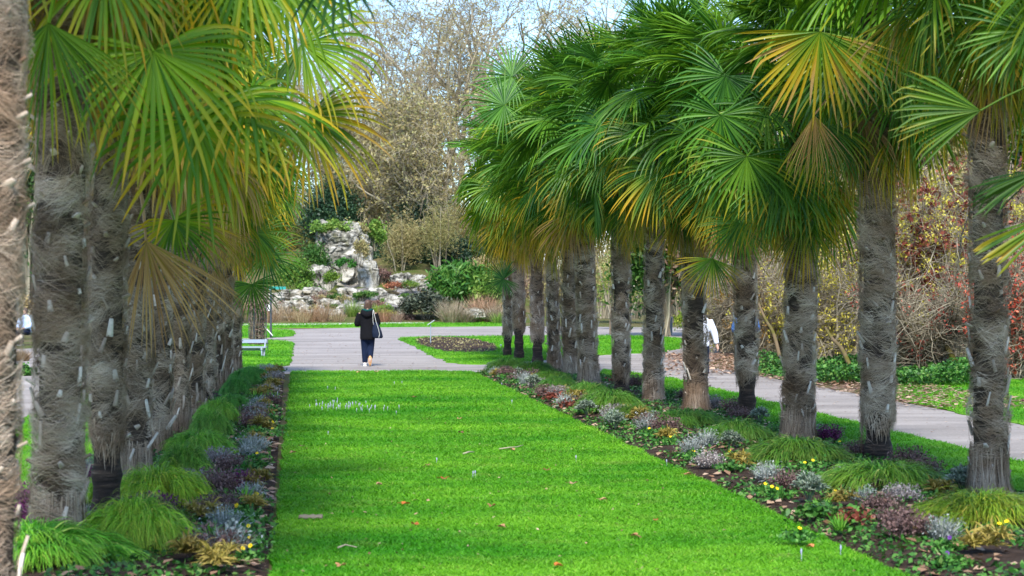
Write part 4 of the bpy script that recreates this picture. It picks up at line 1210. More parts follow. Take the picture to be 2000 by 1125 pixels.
def person(x, y, yaw, label, H=1.66, jacket=None, trousers=None, hat=None, pose='walk', hairlen=.14, seat=False):
    """figure facing +Y in its own frame; returns the root"""
    root = empty("person", (x, y, .01), yaw, H / 1.66)
    tag(root, label, "person")
    j, t = jacket, trousers
    dz = -.42 if seat else 0
    hip = .86 + dz
    # joints
    if pose == 'walk':      # left foot planted, right leg bent back, both hands in front of the chest
        legs = [[(-.085, 0, hip), (-.075, .05, .48), (-.065, .0, .07)], [(.085, 0, hip), (.07, .10, .47), (.075, -.16, .20)]]
        arms = [[(-.18, 0, 1.33), (-.285, .0, 1.04), (-.12, .22, 1.08)], [(.18, 0, 1.33), (.265, .0, 1.06), (.10, .22, 1.10)]]
    elif pose == 'stroll':
        legs = [[(-.085, 0, hip), (-.08, .12, .48), (-.07, .16, .08)], [(.085, 0, hip), (.085, -.02, .47), (.08, -.22, .12)]]
        arms = [[(-.18, 0, 1.33), (-.24, -.08, 1.06), (-.23, -.02, .80)], [(.18, 0, 1.33), (.30, .0, 1.05), (.36, -.02, .76)]]
    else:
        legs = [[(-.1, 0, hip), (-.11, .42, hip), (-.11, .40, .07)], [(.1, 0, hip), (.11, .42, hip), (.11, .40, .07)]]
        arms = [[(-.18, 0, 1.33 + dz), (-.25, .06, 1.06 + dz), (-.12, .30, .98 + dz)], [(.18, 0, 1.33 + dz), (.25, .06, 1.06 + dz), (.12, .30, .98 + dz)]]
    body = Buf()
    loft(body, [((0, 0, .82 + dz), .13, .10), ((0, 0, 1.0 + dz), .12, .09), ((0, 0, 1.2 + dz), .145, .10), ((0, -.005, 1.34 + dz), .15, .085), ((0, -.005, 1.40 + dz), .06, .055), ((0, .01, 1.48 + dz), .05, .052)])
    hc = np.array([0, .035, 1.55 + dz])
    ball(body, hc, (.072, .09, .108))
    ball(body, hc + [0, .03, -.06], (.05, .055, .05))
    limb(body, [hc + [0, .085, .0], hc + [0, .112, -.025], hc + [0, .095, -.03]], [.012, .016, .012], 7)     # nose
    for sx in (-1, 1):
        ball(body, hc + [sx * .073, 0, -.01], (.012, .02, .03), m=8, k=5)                                      # ears
        ball(body, hc + [sx * .030, .078, .012], (.014, .012, .010), m=8, k=5)                                 # eyes
    limb(body, [hc + [-.025, .086, -.055], hc + [0, .094, -.056], hc + [.025, .086, -.055]], [.006, .009, .006], 7)
    for L in legs: limb(body, L, [.075, .052, .036])
    for A_ in arms:
        limb(body, A_, [.046, .037, .026])
        dd = np.array(A_[2]) - np.array(A_[1])
        hand(body, A_[2], dd, (0, 0, 1) if pose != 'stroll' else (1, 0, 0))
    for L in legs:
        a = np.array(L[2]); limb(body, [a, a + [0, .05, -.03], a + [0, .12, -.035]] if pose != 'walk' or L[0][0] < 0 else [a, a + [0, -.04, -.03], a + [0, -.03, -.10]], [.035, .035, .025])
    fused(body, "body", M_SKIN, root, .009)
    J = Buf()
    lo = .66 if pose == 'walk' else .72
    lo = max(lo + dz, .34) if not seat else .42
    loft(J, [((0, 0, lo), .185, .145), ((0, -.005, lo + .06), .195, .155), ((0, -.005, 1.02 + dz), .185, .14), ((0, -.005, 1.2 + dz), .19, .14), ((0, -.005, 1.33 + dz), .19, .115), ((0, 0, 1.39 + dz), .12, .09), ((0, .0, 1.425 + dz), .075, .07)])
    for A_ in arms: limb(J, [np.array(A_[0]) + [0, 0, -.02], A_[1], np.array(A_[1]) * .12 + np.array(A_[2]) * .88], [.088, .078, .056])
    if pose == 'walk':
        limb(J, [(-.13, -.02, 1.37), (-.09, -.12, 1.33), (0, -.15, 1.27), (.09, -.12, 1.33), (.13, -.02, 1.37)], [.055, .07, .085, .07, .055])   # hood lying on the back
    fused(J, "jacket", j, root, .014)
    if pose == 'walk':
        Hd = Buf()
        limb(Hd, [(-.125, .03, 1.41), (-.10, -.075, 1.415), (0, -.125, 1.385), (.10, -.075, 1.415), (.125, .03, 1.41)], [.03, .034, .036, .034, .03])
        fused(Hd, "hood_lining", M_HOODLINE, root, .010)
    T = Buf()
    loft(T, [((0, 0, hip - .1), .165, .13), ((0, 0, hip), .17, .13), ((0, 0, hip + .12), .16, .12)])
    for L in legs:
        L = np.array(L)
        limb(T, [L[0], L[0] * .5 + L[1] * .5, L[1], L[1] * .45 + L[2] * .55, L[1] * .06 + L[2] * .94], [.112, .105, .092, .078, .070])
    fused(T, "trousers", t, root, .013)
    hb = Buf()
    ball(hb, hc + [0, -.012, .022], (.085, .098, .102))
    if hairlen > 0:
        loft(hb, [(hc + [0, -.03, -hairlen], .078, .045), (hc + [0, -.032, -hairlen * .6], .086, .058), (hc + [0, -.03, 0], .088, .075), (hc + [0, -.02, .06], .075, .07)])
        for sx in (-1, 1): limb(hb, [hc + [sx * .07, .02, .05], hc + [sx * .083, .015, -.04], hc + [sx * .078, .0, -hairlen * .95]], [.02, .026, .018])
    fused(hb, "hair", M_HAIR, root, .010)
    if hat is not None:
        h = Buf(); ball(h, hc + [0, -.005, .065], (.096, .108, .08)); fused(h, "hat", hat, root, .012)
    for i, L in enumerate(legs):
        a = np.array(L[2]); s = Buf()
        if pose == 'walk' and i == 1:    # lifted foot: the sole faces back
            sh = put("shoe", None or (lambda q: (limb(q, [a + [0, .03, .03], a + [0, .01, -.06], a + [0, .02, -.16], a + [0, .04, -.19]], [.042, .047, .045, .03]), q.mesh("shoe", M_SHOE))[1])(s), root)
            so = Buf()
            th = np.linspace(0, 2 * math.pi, 20, endpoint=False)
            out = np.stack([a[0] + np.cos(th) * (.044 + .006 * np.sin(th)), 0 * th, a[2] - .065 + np.sin(th) * .135], -1)
            f_, bk = out.copy(), out.copy(); f_[:, 1] = a[1] - .042; bk[:, 1] = a[1] - .015
            so.add(np.concatenate([f_, bk, [[a[0], a[1] - .044, a[2] - .065]]]), [[q, (q + 1) % 20, 20 + (q + 1) % 20, 20 + q] for q in range(20)])
            so.F3.append(np.array([[q, 40, (q + 1) % 20] for q in range(20)])); so.m3.append(np.zeros(20))
            put("sole", so.mesh("sole", M_SOLE), sh)
        else:
            limb(s, [a + [0, -.05, -.025], a + [0, .02, -.015], a + [0, .11, -.03], a + [0, .17, -.04]], [.038, .045, .040, .028])
            sh = put("shoe", s.mesh("shoe", M_SHOE if pose == 'walk' else M_NAVY), root)
            so = Buf(); box(so, a + [0, .055, -.062], (.085, .25, .022)); put("sole", so.mesh("sole", M_SHOE), sh)
    return root
wx, wy = (718 - 1000) / FPX * 51.4, 51.4
W1 = person(wx, wy, R_(0), "person walking away on the path in a black hooded jacket and dark blue jeans", 1.66, M_JACKET, M_JEANS, None, 'walk', .16)
# tote bag hanging from the shoulder
tb = empty("tote_bag", (wx + .24, wy - .10, .01))
tag(tb, "navy canvas tote bag with white straps on the walker's shoulder", "bag")
b = Buf()
loft(b, [((0.03, -.03, .70), .10, .055), ((.02, -.03, .74), .135, .075), ((.0, -.03, .86), .125, .075), ((-.015, -.02, 1.0), .09, .06), ((-.03, -.01, 1.10), .05, .035)], 16)
put("bag_body", b.mesh("bag_body", M_BAG), tb)
for pts in ([(-.075, -.07, 1.40), (-.06, -.105, 1.30), (-.01, -.115, 1.10), (.05, -.12, .92), (.075, -.11, .80), (.055, -.10, .72)], [(-.085, -.06, 1.41), (-.095, -.13, 1.30), (-.09, -.11, 1.12), (-.08, -.10, 1.05)]):
    P = np.array(pts); s = np.linspace(0, len(P) - 1, 14); P = np.stack([np.interp(s, range(len(P)), P[:, i]) for i in range(3)], -1)
    b = Buf(); tubes(b, P[None], .015, 6, squash=(1, .35)); put("strap", b.mesh("strap", M_STRAP), tb)
px_ = 1369; Yp = 44.0
person((px_ - 1000) / FPX * Yp, Yp, R_(4), "person in a pale quilted jacket and navy trousers half hidden by a palm trunk", 1.60, M_PUFFER, M_NAVY, None, 'stroll', .10)
Yp = 46.0
person((1457 - 1000) / FPX * Yp, Yp, R_(-8), "person with a blue jacket sleeve almost hidden behind the charred-foot palm", 1.62, M_BLUEJ, M_NAVY, None, 'walk', .08)
Yp = 70.0
person((50 - 1000) / FPX * Yp, Yp, R_(160), "person in a light blue jacket sitting on the slatted park bench", 1.7, M_LBLUE, M_NAVY, None, 'sit', .05, seat=True)
Yp = 92.0
person((30 - 1000) / FPX * Yp, Yp, R_(-60), "person in a pink hat and blue jacket far beyond the bench", 1.45, M_BLUEJ, M_NAVY, M_PINK, 'stroll', .05)

# ------------------------------------------------------------------ street furniture
def bench(x, y, yaw, L, label, mat, legmat, seath=.42, slats=3, back=0.0):
    root = empty("park_bench", (x, y, .02), yaw)
    tag(root, label, "bench")
    b = Buf()
    for i in range(slats): box(b, (0, (i - (slats - 1) / 2) * .15, seath), (L, .125, .035))
    b.obj("seat", mat, root, False)
    for sx in (-1, 1):
        b = Buf()
        box(b, (sx * (L / 2 - .12), 0, seath - .045), (.05, .46, .05))
        for sy in (-1, 1): limb(b, [(sx * (L / 2 - .12), sy * .18, seath - .03), (sx * (L / 2 - .10), sy * .23, .0)], [.022, .022], 6)
        b.obj("leg", legmat, root, False)
    b = Buf(); box(b, (0, .24, seath - .07), (L - .2, .03, .07)); b.obj("rail", mat, root, False)
    if back:
        b = Buf(); box(b, (0, .31, back), (L, .03, .10)); b.obj("backrest", mat, root, False)
        for sx in (-1, 1):
            b = Buf(); limb(b, [(sx * (L / 2 - .05), -.24, .0), (sx * (L / 2 - .05), .05, seath - .03), (sx * (L / 2 - .05), .33, back + .05)], [.024] * 3, 6); b.obj("end_frame", legmat, root, False)
x, y = G(470, 698)
bench(x - .15, y, R_(2), 1.75, "pale blue-grey metal bench beside the last bench-side palm", M_PALEMETAL, M_METAL, .27, back=.43)
bench((20 - 1000) / FPX * 70.3, 70.3, 0, 2.4, "green-grey slatted park bench with a person sitting on it", plain("bench_paint", (.30, .38, .33), .6, .3), M_DARKMETAL, .42)
# litter bin
x, y = G(1303, 656)
root = empty("litter_bin", (x, y, .02))
tag(root, "pale slatted round litter bin with a conical lid on the path's far side", "litter bin")
b = Buf(); tubes(b, np.array([[0, 0, .02], [0, 0, .3], [0, 0, .64]])[None], .175, 20, cap=True); b.obj("liner", M_DARKMETAL, root)
for i in range(14):
    a = i * 2 * math.pi / 14
    b = Buf(); box(b, (math.cos(a) * .205, math.sin(a) * .205, .35), (.02, .058, .68), Matrix.Rotation(a, 3, 'Z')); b.obj("slat", M_PALEMETAL, root, False)
b = Buf(); loft(b, [((0, 0, .70), .25, .25), ((0, 0, .725), .25, .25), ((0, 0, .77), .15, .15), ((0, 0, .83), .03, .03), ((0, 0, .85), .02, .02)], 20); b.obj("lid", M_PALEMETAL, root)
# lectern-like information panel
x, y = G(841, 673)
root = empty("information_lectern", (x, y, .03))
tag(root, "thin metal post carrying a tilted plant-bed panel on the grass island", "information sign")
b = Buf(); limb(b, [(0, 0, 0), (0, 0, .35), (.0, 0, .66)], [.017, .017, .017], 8); b.obj("post", M_METAL, root)
b = Buf(); box(b, (.02, 0, .73), (.31, .24, .018), Matrix.Rotation(R_(-35), 3, 'Y')); pn = b.obj("panel", M_METAL, root, False)
b = Buf(); box(b, (.009, 0, .742), (.27, .20, .006), Matrix.Rotation(R_(-35), 3, 'Y')); b.obj("face", M_WHITE, pn, False)
# small garden stake with a pale tag
x, y = G(985, 696)
root = empty("plant_stake", (x, y, .03)); tag(root, "small wooden stake with a pale knob leaning by the last palms", "stake")
b = Buf(); limb(b, [(0, 0, 0), (-.05, 0, .14), (-.10, 0, .28)], [.010, .010, .010], 6); b.obj("stake", M_WOOD, root)
b = Buf(); ball(b, (-.10, 0, .29), .03, m=10, k=6); b.obj("knob", M_WHITE, root)
# sign post with teal direction board and white notice
x, y = G(529, 661)
root = empty("sign_post", (x, y, .03)); tag(root, "dark sign post with a teal direction board and a small white notice", "sign post")
b = Buf(); limb(b, [(0, 0, 0), (0, 0, 1.0), (0, 0, 1.98)], [.045, .04, .038], 10); b.obj("pole", M_DARKMETAL, root)
b = Buf(); box(b, (.27, -.01, 1.92), (.62, .04, .11)); box(b, (-.02, -.01, 1.92), (.06, .045, .15)); b.obj("direction_board", M_TEAL, root, False)
b = Buf(); box(b, (-.13, -.05, 1.16), (.19, .02, .24)); nb = b.obj("notice", M_WHITE, root, False)
b = Buf()
for pts in ([(-.17, 1.23), (-.145, 1.245), (-.13, 1.215), (-.165, 1.17), (-.18, 1.13)], [(-.17, 1.11), (-.13, 1.12)], [(-.10, 1.24), (-.085, 1.19), (-.10, 1.14), (-.065, 1.10)], [(-.13, 1.08), (-.09, 1.07)]):
    P = np.array([[p[0], -.063, p[1]] for p in pts]); tubes(b, P[None] if len(P) > 2 else np.array([[P[0], P.mean(0), P[1]]]), .011, 5)
b.obj("pictogram", M_BLACK, nb)
# wooden post, leaning pole
x, y = G(1193, 655)
b = Buf(); box(b, (x, y, .30), (.12, .12, .6)); box(b, (x, y, .615), (.14, .14, .03))
tag(b.obj("wooden_post", M_WOOD, smooth=False), "short weathered wooden post beside the path before the pale shrubs", "post")
P0, P1 = at(505, 626, 74), at(526, 648, 74)
b = Buf(); limb(b, [P0, (P0 + P1) / 2, P1, at(533, 656, 74)], [.018] * 4, 6)
tag(b.obj("leaning_pole", M_WHITE), "thin pale pole leaning against the wire cage of the climbing shrub", "pole")
x, y = G(523, 688)
b = Buf(); limb(b, [(x, y, 0), (x, y, .4), (x + .01, y, .42)], [.014] * 3, 6)
tag(b.obj("iron_stake", M_DARKMETAL), "short dark iron stake at the end of the metal bench", "stake")

# ------------------------------------------------------------------ shrubs and background planting
def stems(b, rng, n, r0, h, rad, splay=.5, k=6, wob=.08, mi=0):
    az = rng.uniform(0, 6.28, n); rr = r0 * np.sqrt(rng.random(n))
    s = np.linspace(0, 1, k)
    hh = h * rng.uniform(.6, 1.05, n)
    P = np.zeros((n, k, 3))
    sx = splay * rng.uniform(.2, 1.2, n)
    for i, f in enumerate((np.cos, np.sin)):
        P[:, :, i] = (f(az) * rr)[:, None] + (f(az + rng.normal(size=n) * .4) * sx * hh)[:, None] * s[None] ** 1.3 + np.cumsum(rng.normal(size=(n, k)) * wob * h / k, 1)
    P[:, :, 2] = hh[:, None] * s[None]
    tubes(b, P, (rad * rng.uniform(.5, 1.2, n))[:, None] * (1 - .75 * s)[None], 5, rng.random(n), mi)
    return P
def shrub(name, label, cat, px, Y, zb, wx_, h, mat, n, leaf, seed, group=None, stem_n=14, stem_h=None, stem_mat=None, clumps=40, depth=None, tint=(1, 1, 1), flat=.0, tilt=None, hollow=.55, long=1.6, part="foliage", spread=.20):
    rng = np.random.default_rng(seed)
    root = empty(name, ((px - 1000) / FPX * Y, Y, zb))
    tag(root, label, cat, group)
    b = Buf()
    d = wx_ if depth is None else depth
    v = norm(rng.normal(size=(clumps, 3)))
    v[:, 2] = np.abs(v[:, 2]) * 1.0 - .15
    C = v * (hollow + (1 - hollow) * rng.random(clumps) ** .5)[:, None] * np.array([wx_ / 2, d / 2, h * .52]) * .92 + np.array([0, 0, h * .44])
    ci = rng.integers(0, clumps, n)
    P = C[ci] + rng.normal(size=(n, 3)) * np.array([wx_, d, h]) * spread * .5 * rng.uniform(.5, 1.3, clumps)[ci][:, None]
    P[:, 2] = np.abs(P[:, 2] - .02) + .02
    shade = rng.random(clumps)[ci] * .45 + rng.random(n) * .6 - .03
    leaves(b, P, leaf, rng, np.clip(shade, 0, 1), flat=flat, long=long, bias=tilt)
    put(part, b.mesh(part, mat), root, color=(*tint, 1))
    if stem_n:
        q = Buf(); stems(q, rng, stem_n, wx_ * .12, stem_h or h * .9, .02 * max(1, h / 2), splay=wx_ / h * .45)
        q.obj("stem", stem_mat or M_BRANCH, root)
    return root

def grow_tree(seed, H, depthmax=5, spread=.62, trunk_r=.28, droop=0.0, first=.22, nchild=(6, 5, 5, 4, 3)):
    """bare branching: returns lists of polylines by level"""
    rng = np.random.default_rng(seed)
    k = 6
    lev = [[] for _ in range(depthmax + 1)]
    def rec(p, d, L, r, dep):
        pts = [p]
        for i in range(k - 1):
            d = d + rng.normal(size=3) * (.10 + .05 * dep) + np.array([0, 0, .05 if dep < 3 else -droop])
            d = d / np.linalg.norm(d)
            pts.append(pts[-1] + d * L / (k - 1))
        pts = np.array(pts)
        lev[dep].append((pts, r))
        if dep >= depthmax: return
        nc = nchild[dep]
        for c in range(nc):
            f = (first + (1 - first) * (c + rng.random()) / nc) if dep == 0 else .25 + .75 * (c + rng.random()) / nc
            i = min(int(f * (k - 1)), k - 2); fr = f * (k - 1) - i
            q = pts[i] * (1 - fr) + pts[i + 1] * fr
            ax = pts[i + 1] - pts[i]; ax = ax / np.linalg.norm(ax)
            pr = np.cross(ax, rng.normal(size=3)); pr = pr / np.linalg.norm(pr)
            an = rng.uniform(.45, 1.0) * spread * 1.5
            nd = ax * math.cos(an) + pr * math.sin(an)
            rec(q, nd, L * (.72 - .25 * f if dep == 0 else rng.uniform(.45, .68)), r * (.62 - .25 * f), dep + 1)
    rec(np.array([0, 0, -.2]), np.array([0, 0, 1.0]), H * .72, trunk_r, 0)
    return lev
def bare_tree_parts(seed, H, twig_r=.014, leafn=0, leafsize=.12, leafmat=None, **kw):
    lev = grow_tree(seed, H, **kw)
    rng = np.random.default_rng(seed + 1)
    bt, bc, bl = Buf(), Buf(), Buf()
    for d, L in enumerate(lev):
        if not L: continue
        P = np.array([p for p, r in L]); R = np.array([max(r, twig_r) for p, r in L])
        tgt = bt if d == 0 else bc
        tubes(tgt, P, R[:, None] * np.linspace(1, .55, P.shape[1])[None], 7 if d == 0 else 5 if d < 3 else 3, np.clip(rng.random(len(P)) * .7 + .08 * d, 0, 1))
    tr = bt.mesh("trunk", M_BRANCH); cr = bc.mesh("crown", M_BRANCH)
    lf = None
    if leafn:
        P = np.concatenate([p[1:] for p, r in lev[-1]])
        C = P[rng.integers(0, len(P), leafn)] + rng.normal(size=(leafn, 3)) * .16
        leaves(bl, C, leafsize, rng, long=2.2)
        lf = bl.mesh("foliage", leafmat)
    return tr, cr, lf
TREES = [bare_tree_parts(900, 21, .016, 2600, .12, M_TANLEAF, nchild=(6, 4, 4, 4, 3)), bare_tree_parts(931, 23, .016, 2200, .12, M_TANLEAF, spread=.55, nchild=(6, 4, 4, 4, 3)), bare_tree_parts(952, 22, .016, 4200, .12, M_TANLEAF, spread=.66, nchild=(6, 4, 4, 4, 3))]
SHAGGY = [bare_tree_parts(973, 13, .020, 9000, .13, M_TANLEAF, spread=.75, droop=.07, first=.12, trunk_r=.2), bare_tree_parts(994, 12, .020, 8000, .13, M_TANLEAF, spread=.75, droop=.07, first=.1, trunk_r=.2)]

def hill(x, y):
    x = np.asarray(x, float); y = np.asarray(y, float)
    s = np.clip((y - 113) / 60, 0, 1)
    a = np.clip((9 - x) / 12, 0, 1); a = a * a * (3 - 2 * a)
    base = np.interp(y, [112, 115, 124, 135, 150, 200], [0, .35, .9, 1.75, 4.0, 8.0])
    return base * a
gx, gy = np.linspace(-110, 12, 160), np.linspace(111.5, 210, 130)
XX, YY = np.meshgrid(gx, gy)
pp = np.stack([XX.ravel(), YY.ravel(), 0 * XX.ravel()], -1)
hz = hill(XX.ravel(), YY.ravel())
hz = hz + np.clip(hz, 0, 1) * .35 * vnoise(pp * .8, 41) - .02
b = Buf(); b.add(np.stack([XX.ravel(), YY.ravel(), hz], -1), quads_grid(1, 130, 160, False))
kind(b.obj("rock_garden_slope", [M_ROUGH]), 'structure')
def scree_patch(pxs, Ys, seed):
    n, k = len(pxs), 14
    V = []
    for Y in np.linspace(Ys[0], Ys[1], k):
        for p in np.linspace(pxs[0], pxs[1], 30):
            x = (p - 1000) / FPX * Y
            V.append((x, Y, float(hill(x, Y))))
    V = np.array(V); V[:, 2] += .02 + .30 * vnoise(V * 1.6, seed, 5)
    b = Buf(); b.add(V, quads_grid(1, k, 30, False)); kind(b.obj("scree_slope", M_SCREE), 'structure')
scree_patch((672, 865), (121, 138), 3)

def rock(seed, s, blocky=.55, m=34, k=22, rough=.16):
    rng = np.random.default_rng(seed)
    la = np.linspace(-math.pi / 2 + .02, math.pi / 2 - .02, k); lo = np.linspace(0, 2 * math.pi, m, endpoint=False)
    LA, LO = np.meshgrid(la, lo, indexing='ij')
    sp = lambda v, e: np.sign(v) * np.abs(v) ** e
    P = np.stack([sp(np.cos(LA), blocky) * sp(np.cos(LO), blocky), sp(np.cos(LA), blocky) * sp(np.sin(LO), blocky), sp(np.sin(LA), blocky)], -1).reshape(-1, 3)
    nrm = norm(P)
    S = np.asarray(s)
    q = P * S / S.max() * 2.2
    d = vnoise(q, seed, 5) * rough + np.round(vnoise(q * 1.8, seed + 2, 2) * 2.5) / 2.5 * rough * .8 + .05 * np.round(np.sin(q[:, 2] * 6 + 2 * vnoise(q, seed + 4, 2)) * 1.3)
    V = (P + nrm * d[:, None]) * S
    b = Buf(); b.add(V, quads_grid(1, k, m, True))
    return b
def put_rock(px, py_c, Y, wpx, hpx, seed, label, name="boulder", group=None, dep=1.0, **kw):
    x, _, z = at(px, py_c, Y)
    sx, sz = wpx / 2 / FPX * Y, hpx / 2 / FPX * Y
    o = rock(seed, (sx, sx * dep, sz), **kw).obj(name, M_ROCK, None, smooth=False)
    o.location = (x, Y, z); o.rotation_euler = (0, 0, random.Random(seed).uniform(-.3, .3))
    tag(o, label, "cliff" if 'cliff' in name else "boulder", group)
    return o
put_rock(672, 514, 139, 96, 138, 71, "tall pale craggy limestone outcrop topped by green shrubs", "rock_cliff", dep=1.1, m=110, k=90, blocky=.42, rough=.20)
put_rock(620, 562, 136, 60, 84, 72, "lower dark-streaked rock buttress leaning on the outcrop's side", "rock_cliff", dep=1.0, m=60, k=40, blocky=.5, rough=.16)
put_rock(720, 548, 136.5, 40, 70, 75, "narrow pale rock step on the far side of the outcrop", "rock_cliff", dep=1.0, m=60, k=40, blocky=.5, rough=.16)
BL = [(640, 598, 122, 44, 26), (690, 606, 120, 60, 22), (575, 606, 119, 50, 34), (610, 612, 118, 46, 30), (548, 610, 117, 44, 34), (655, 618, 117, 46, 26), (735, 574, 131, 34, 22), (760, 585, 128, 38, 20), (772, 600, 123, 40, 36), (785, 552, 136, 44, 34), (815, 552, 136, 40, 26), (835, 560, 134, 44, 22),
      (705, 585, 127, 36, 16), (728, 596, 124, 26, 14), (750, 612, 120, 40, 24), (790, 615, 118, 28, 26), (812, 588, 127, 30, 18), (590, 590, 123, 40, 20), (570, 577, 127, 44, 22), (612, 575, 128, 40, 24), (850, 575, 130, 30, 16), (535, 585, 124, 40, 26), (680, 570, 131, 40, 16), (720, 622, 116, 44, 18), (560, 626, 115, 40, 16), (935, 612, 113, 52, 20), (918, 616, 112, 30, 12)]
for i, (px, py, Y, w_, h_) in enumerate(BL):
    loc = "below the cliff" if px < 735 and py < 600 else "by the pond edge" if py >= 606 and px < 700 else "near the dark yew" if px > 775 and py < 580 else "in the scree" if px < 830 and py < 606 else "among the dry grasses" if px > 900 else "by the low conifer"
    sz = "broad" if w_ > 46 else "squat" if h_ < 20 else "upright" if h_ > 30 else "rounded"
    c = uniq("b" + loc + sz)
    put_rock(px, py, Y, w_, h_, 300 + i, f"{['', 'second ', 'third ', 'fourth ', 'fifth '][min(c - 1, 4)]}{sz} pale limestone boulder {loc} in the rock garden", group="boulders of the rock garden", rough=.2)

# rock-garden planting
def hz_at(px, Y): return float(hill((px - 1000) / FPX * Y, Y))
def sh(px, py_base, py_top, wpx, Y, *a, **kw):
    zb = HC - (py_base - HOR) / FPX * Y
    h = (py_base - py_top) / FPX * Y
    return shrub(a[0], a[1], a[2], px, Y, zb, wpx / FPX * Y, h, *a[3:], **kw)
sh(612, 560, 470, 70, 137, 'evergreen_shrub', 'dark green bush leaning against the rock buttress', 'shrub', M_GREEN, 4200, .10, 15, clumps=40, stem_n=6, tint=(.7, .8, .7))
sh(705, 520, 462, 34, 134, 'tan_shrub', 'tan-green tuft growing down the outcrop face', 'shrub', M_TANLEAF, 1200, .09, 16, clumps=16, stem_n=4)
sh(648, 560, 528, 36, 133.5, 'evergreen_shrub', 'mossy green fringe at the foot of the outcrop', 'shrub', M_LIME, 1300, .09, 17, clumps=16, stem_n=4, tint=(.7, .75, .5))
G_RG = "low shrubs of the rock garden"
sh(645, 462, 425, 75, 138, "evergreen_shrub", "bright green shrub spilling over the top of the rock outcrop", "shrub", M_LIME, 2600, .13, 1, clumps=22, stem_n=6)
sh(690, 470, 430, 60, 139, "tan_shrub", "olive-tan shrub on the crest of the rock outcrop", "shrub", M_TANLEAF, 1800, .13, 2, clumps=20, stem_n=8)
sh(675, 530, 500, 36, 134.5, "evergreen_shrub", "small blue-green shrub growing on the face of the outcrop", "shrub", M_GREEN, 1000, .11, 3, clumps=14, stem_n=4, tint=(.6, 1, .9))
sh(733, 490, 425, 40, 140, "evergreen_shrub", "yellow-green ivy bush beside the outcrop's upper edge", "shrub", M_LIME, 2200, .13, 4, clumps=22, stem_n=6)
sh(742, 565, 520, 52, 137, "bare_shrub", "round purplish bare-twigged bush below the outcrop", "shrub", M_BROWN, 2600, .06, 5, clumps=30, stem_n=40, long=4, tint=(.75, .62, .68))
sh(708, 588, 568, 45, 126, "low_shrub", "flat green cushion shrub on the scree", "shrub", M_GREEN, 1400, .08, 6, group=G_RG, clumps=16, stem_n=4)
sh(600, 585, 545, 40, 132, "evergreen_shrub", "rounded green bush at the foot of the rock buttress", "shrub", M_LIME, 1800, .11, 7, clumps=20, stem_n=5, tint=(.8, .9, .8))
sh(575, 570, 505, 70, 133, "evergreen_shrub", "tall olive-green bush half behind the bench-side palm fans", "shrub", M_LIME, 3600, .13, 8, clumps=30, stem_n=8, tint=(.75, .8, .7))
sh(830, 628, 566, 92, 114, "spreading_conifer", "low spreading grey-green conifer with layered branches by the path", "conifer", M_BLUEGREY, 9000, .10, 9, clumps=70, stem_n=10, flat=.45, long=3.2, spread=.16)
BAM = sh(905, 610, 512, 125, 118, "feathery_shrub", "big feathery bright green bush behind the dry grasses", "shrub", M_GREEN, 14000, .16, 10, clumps=70, stem_n=14, long=3.0, tilt=(0, 0, -.9), spread=.17, tint=(.9, 1.05, .9))
sh(945, 600, 530, 70, 117, "feathery_shrub", "lime-green leafy bush in front of the feathery bush", "shrub", M_LIME, 4200, .17, 11, clumps=26, stem_n=8, long=2.6, tilt=(0, 0, -.7))
sh(945, 552, 495, 70, 122, "flowering_shrub", "pale tan twiggy shrub above the feathery bush", "shrub", M_TANLEAF, 3000, .08, 12, clumps=40, stem_n=30, tint=(1.3, 1.2, 1.3))
SPREAD_X = [("straw_grass_clump", 880, 636, 592, 42, 111), ("straw_grass_clump", 945, 628, 580, 62, 113), ("straw_grass_clump", 975, 630, 592, 50, 112), ("straw_grass_clump", 905, 634, 606, 40, 111)]
def grass_clump(px, py, top, wpx, Y, label, mat, seed, tint=(1, 1, 1), group=None, name="dry_grass_clump", n=700, up=1.15, zb=None):
    rng = np.random.default_rng(seed)
    zb = HC - (py - HOR) / FPX * Y if zb is None else zb
    h = (py - top) / FPX * Y; wd = wpx / FPX * Y
    root = empty(name, ((px - 1000) / FPX * Y, Y, zb)); tag(root, label, "grass clump", group)
    b = Buf(); blades(b, n, rng, wd * .30, h * 1.15, up, .010 * max(1, h), 5, .28, wild=.22)
    put("blades", b.mesh("blades", mat), root, color=(*tint, 1))
    return root
GG = "dry grass clumps by the pond path"
grass_clump(882, 636, 592, 40, 111, "pale straw grass clump beside the low conifer", M_STRAW, 1, group=GG)
grass_clump(945, 628, 582, 55, 113, "pinkish tall straw grass clump before the feathery bush", M_STRAW, 2, group=GG, tint=(1.1, .85, .75))
grass_clump(975, 632, 598, 44, 112, "wispy straw grass clump next to the last palm trunk", M_STRAW, 3, group=GG)
grass_clump(907, 634, 608, 36, 111, "short greyish straw clump between the two tall ones", M_STRAW, 4, group=GG, tint=(.8, .8, .8))
grass_clump(972, 633, 612, 24, 110, "small green iris-like tuft beside the straw grasses", M_LIME, 5, n=200)
grass_clump(688, 622, 590, 26, 115, "arching green grass clump behind the walker", M_LIME, 6, n=350)
grass_clump(726, 622, 596, 26, 115, "yellow-green grass clump just past the walker's bag", M_LIME, 7, n=350, tint=(1.3, 1.1, .7))
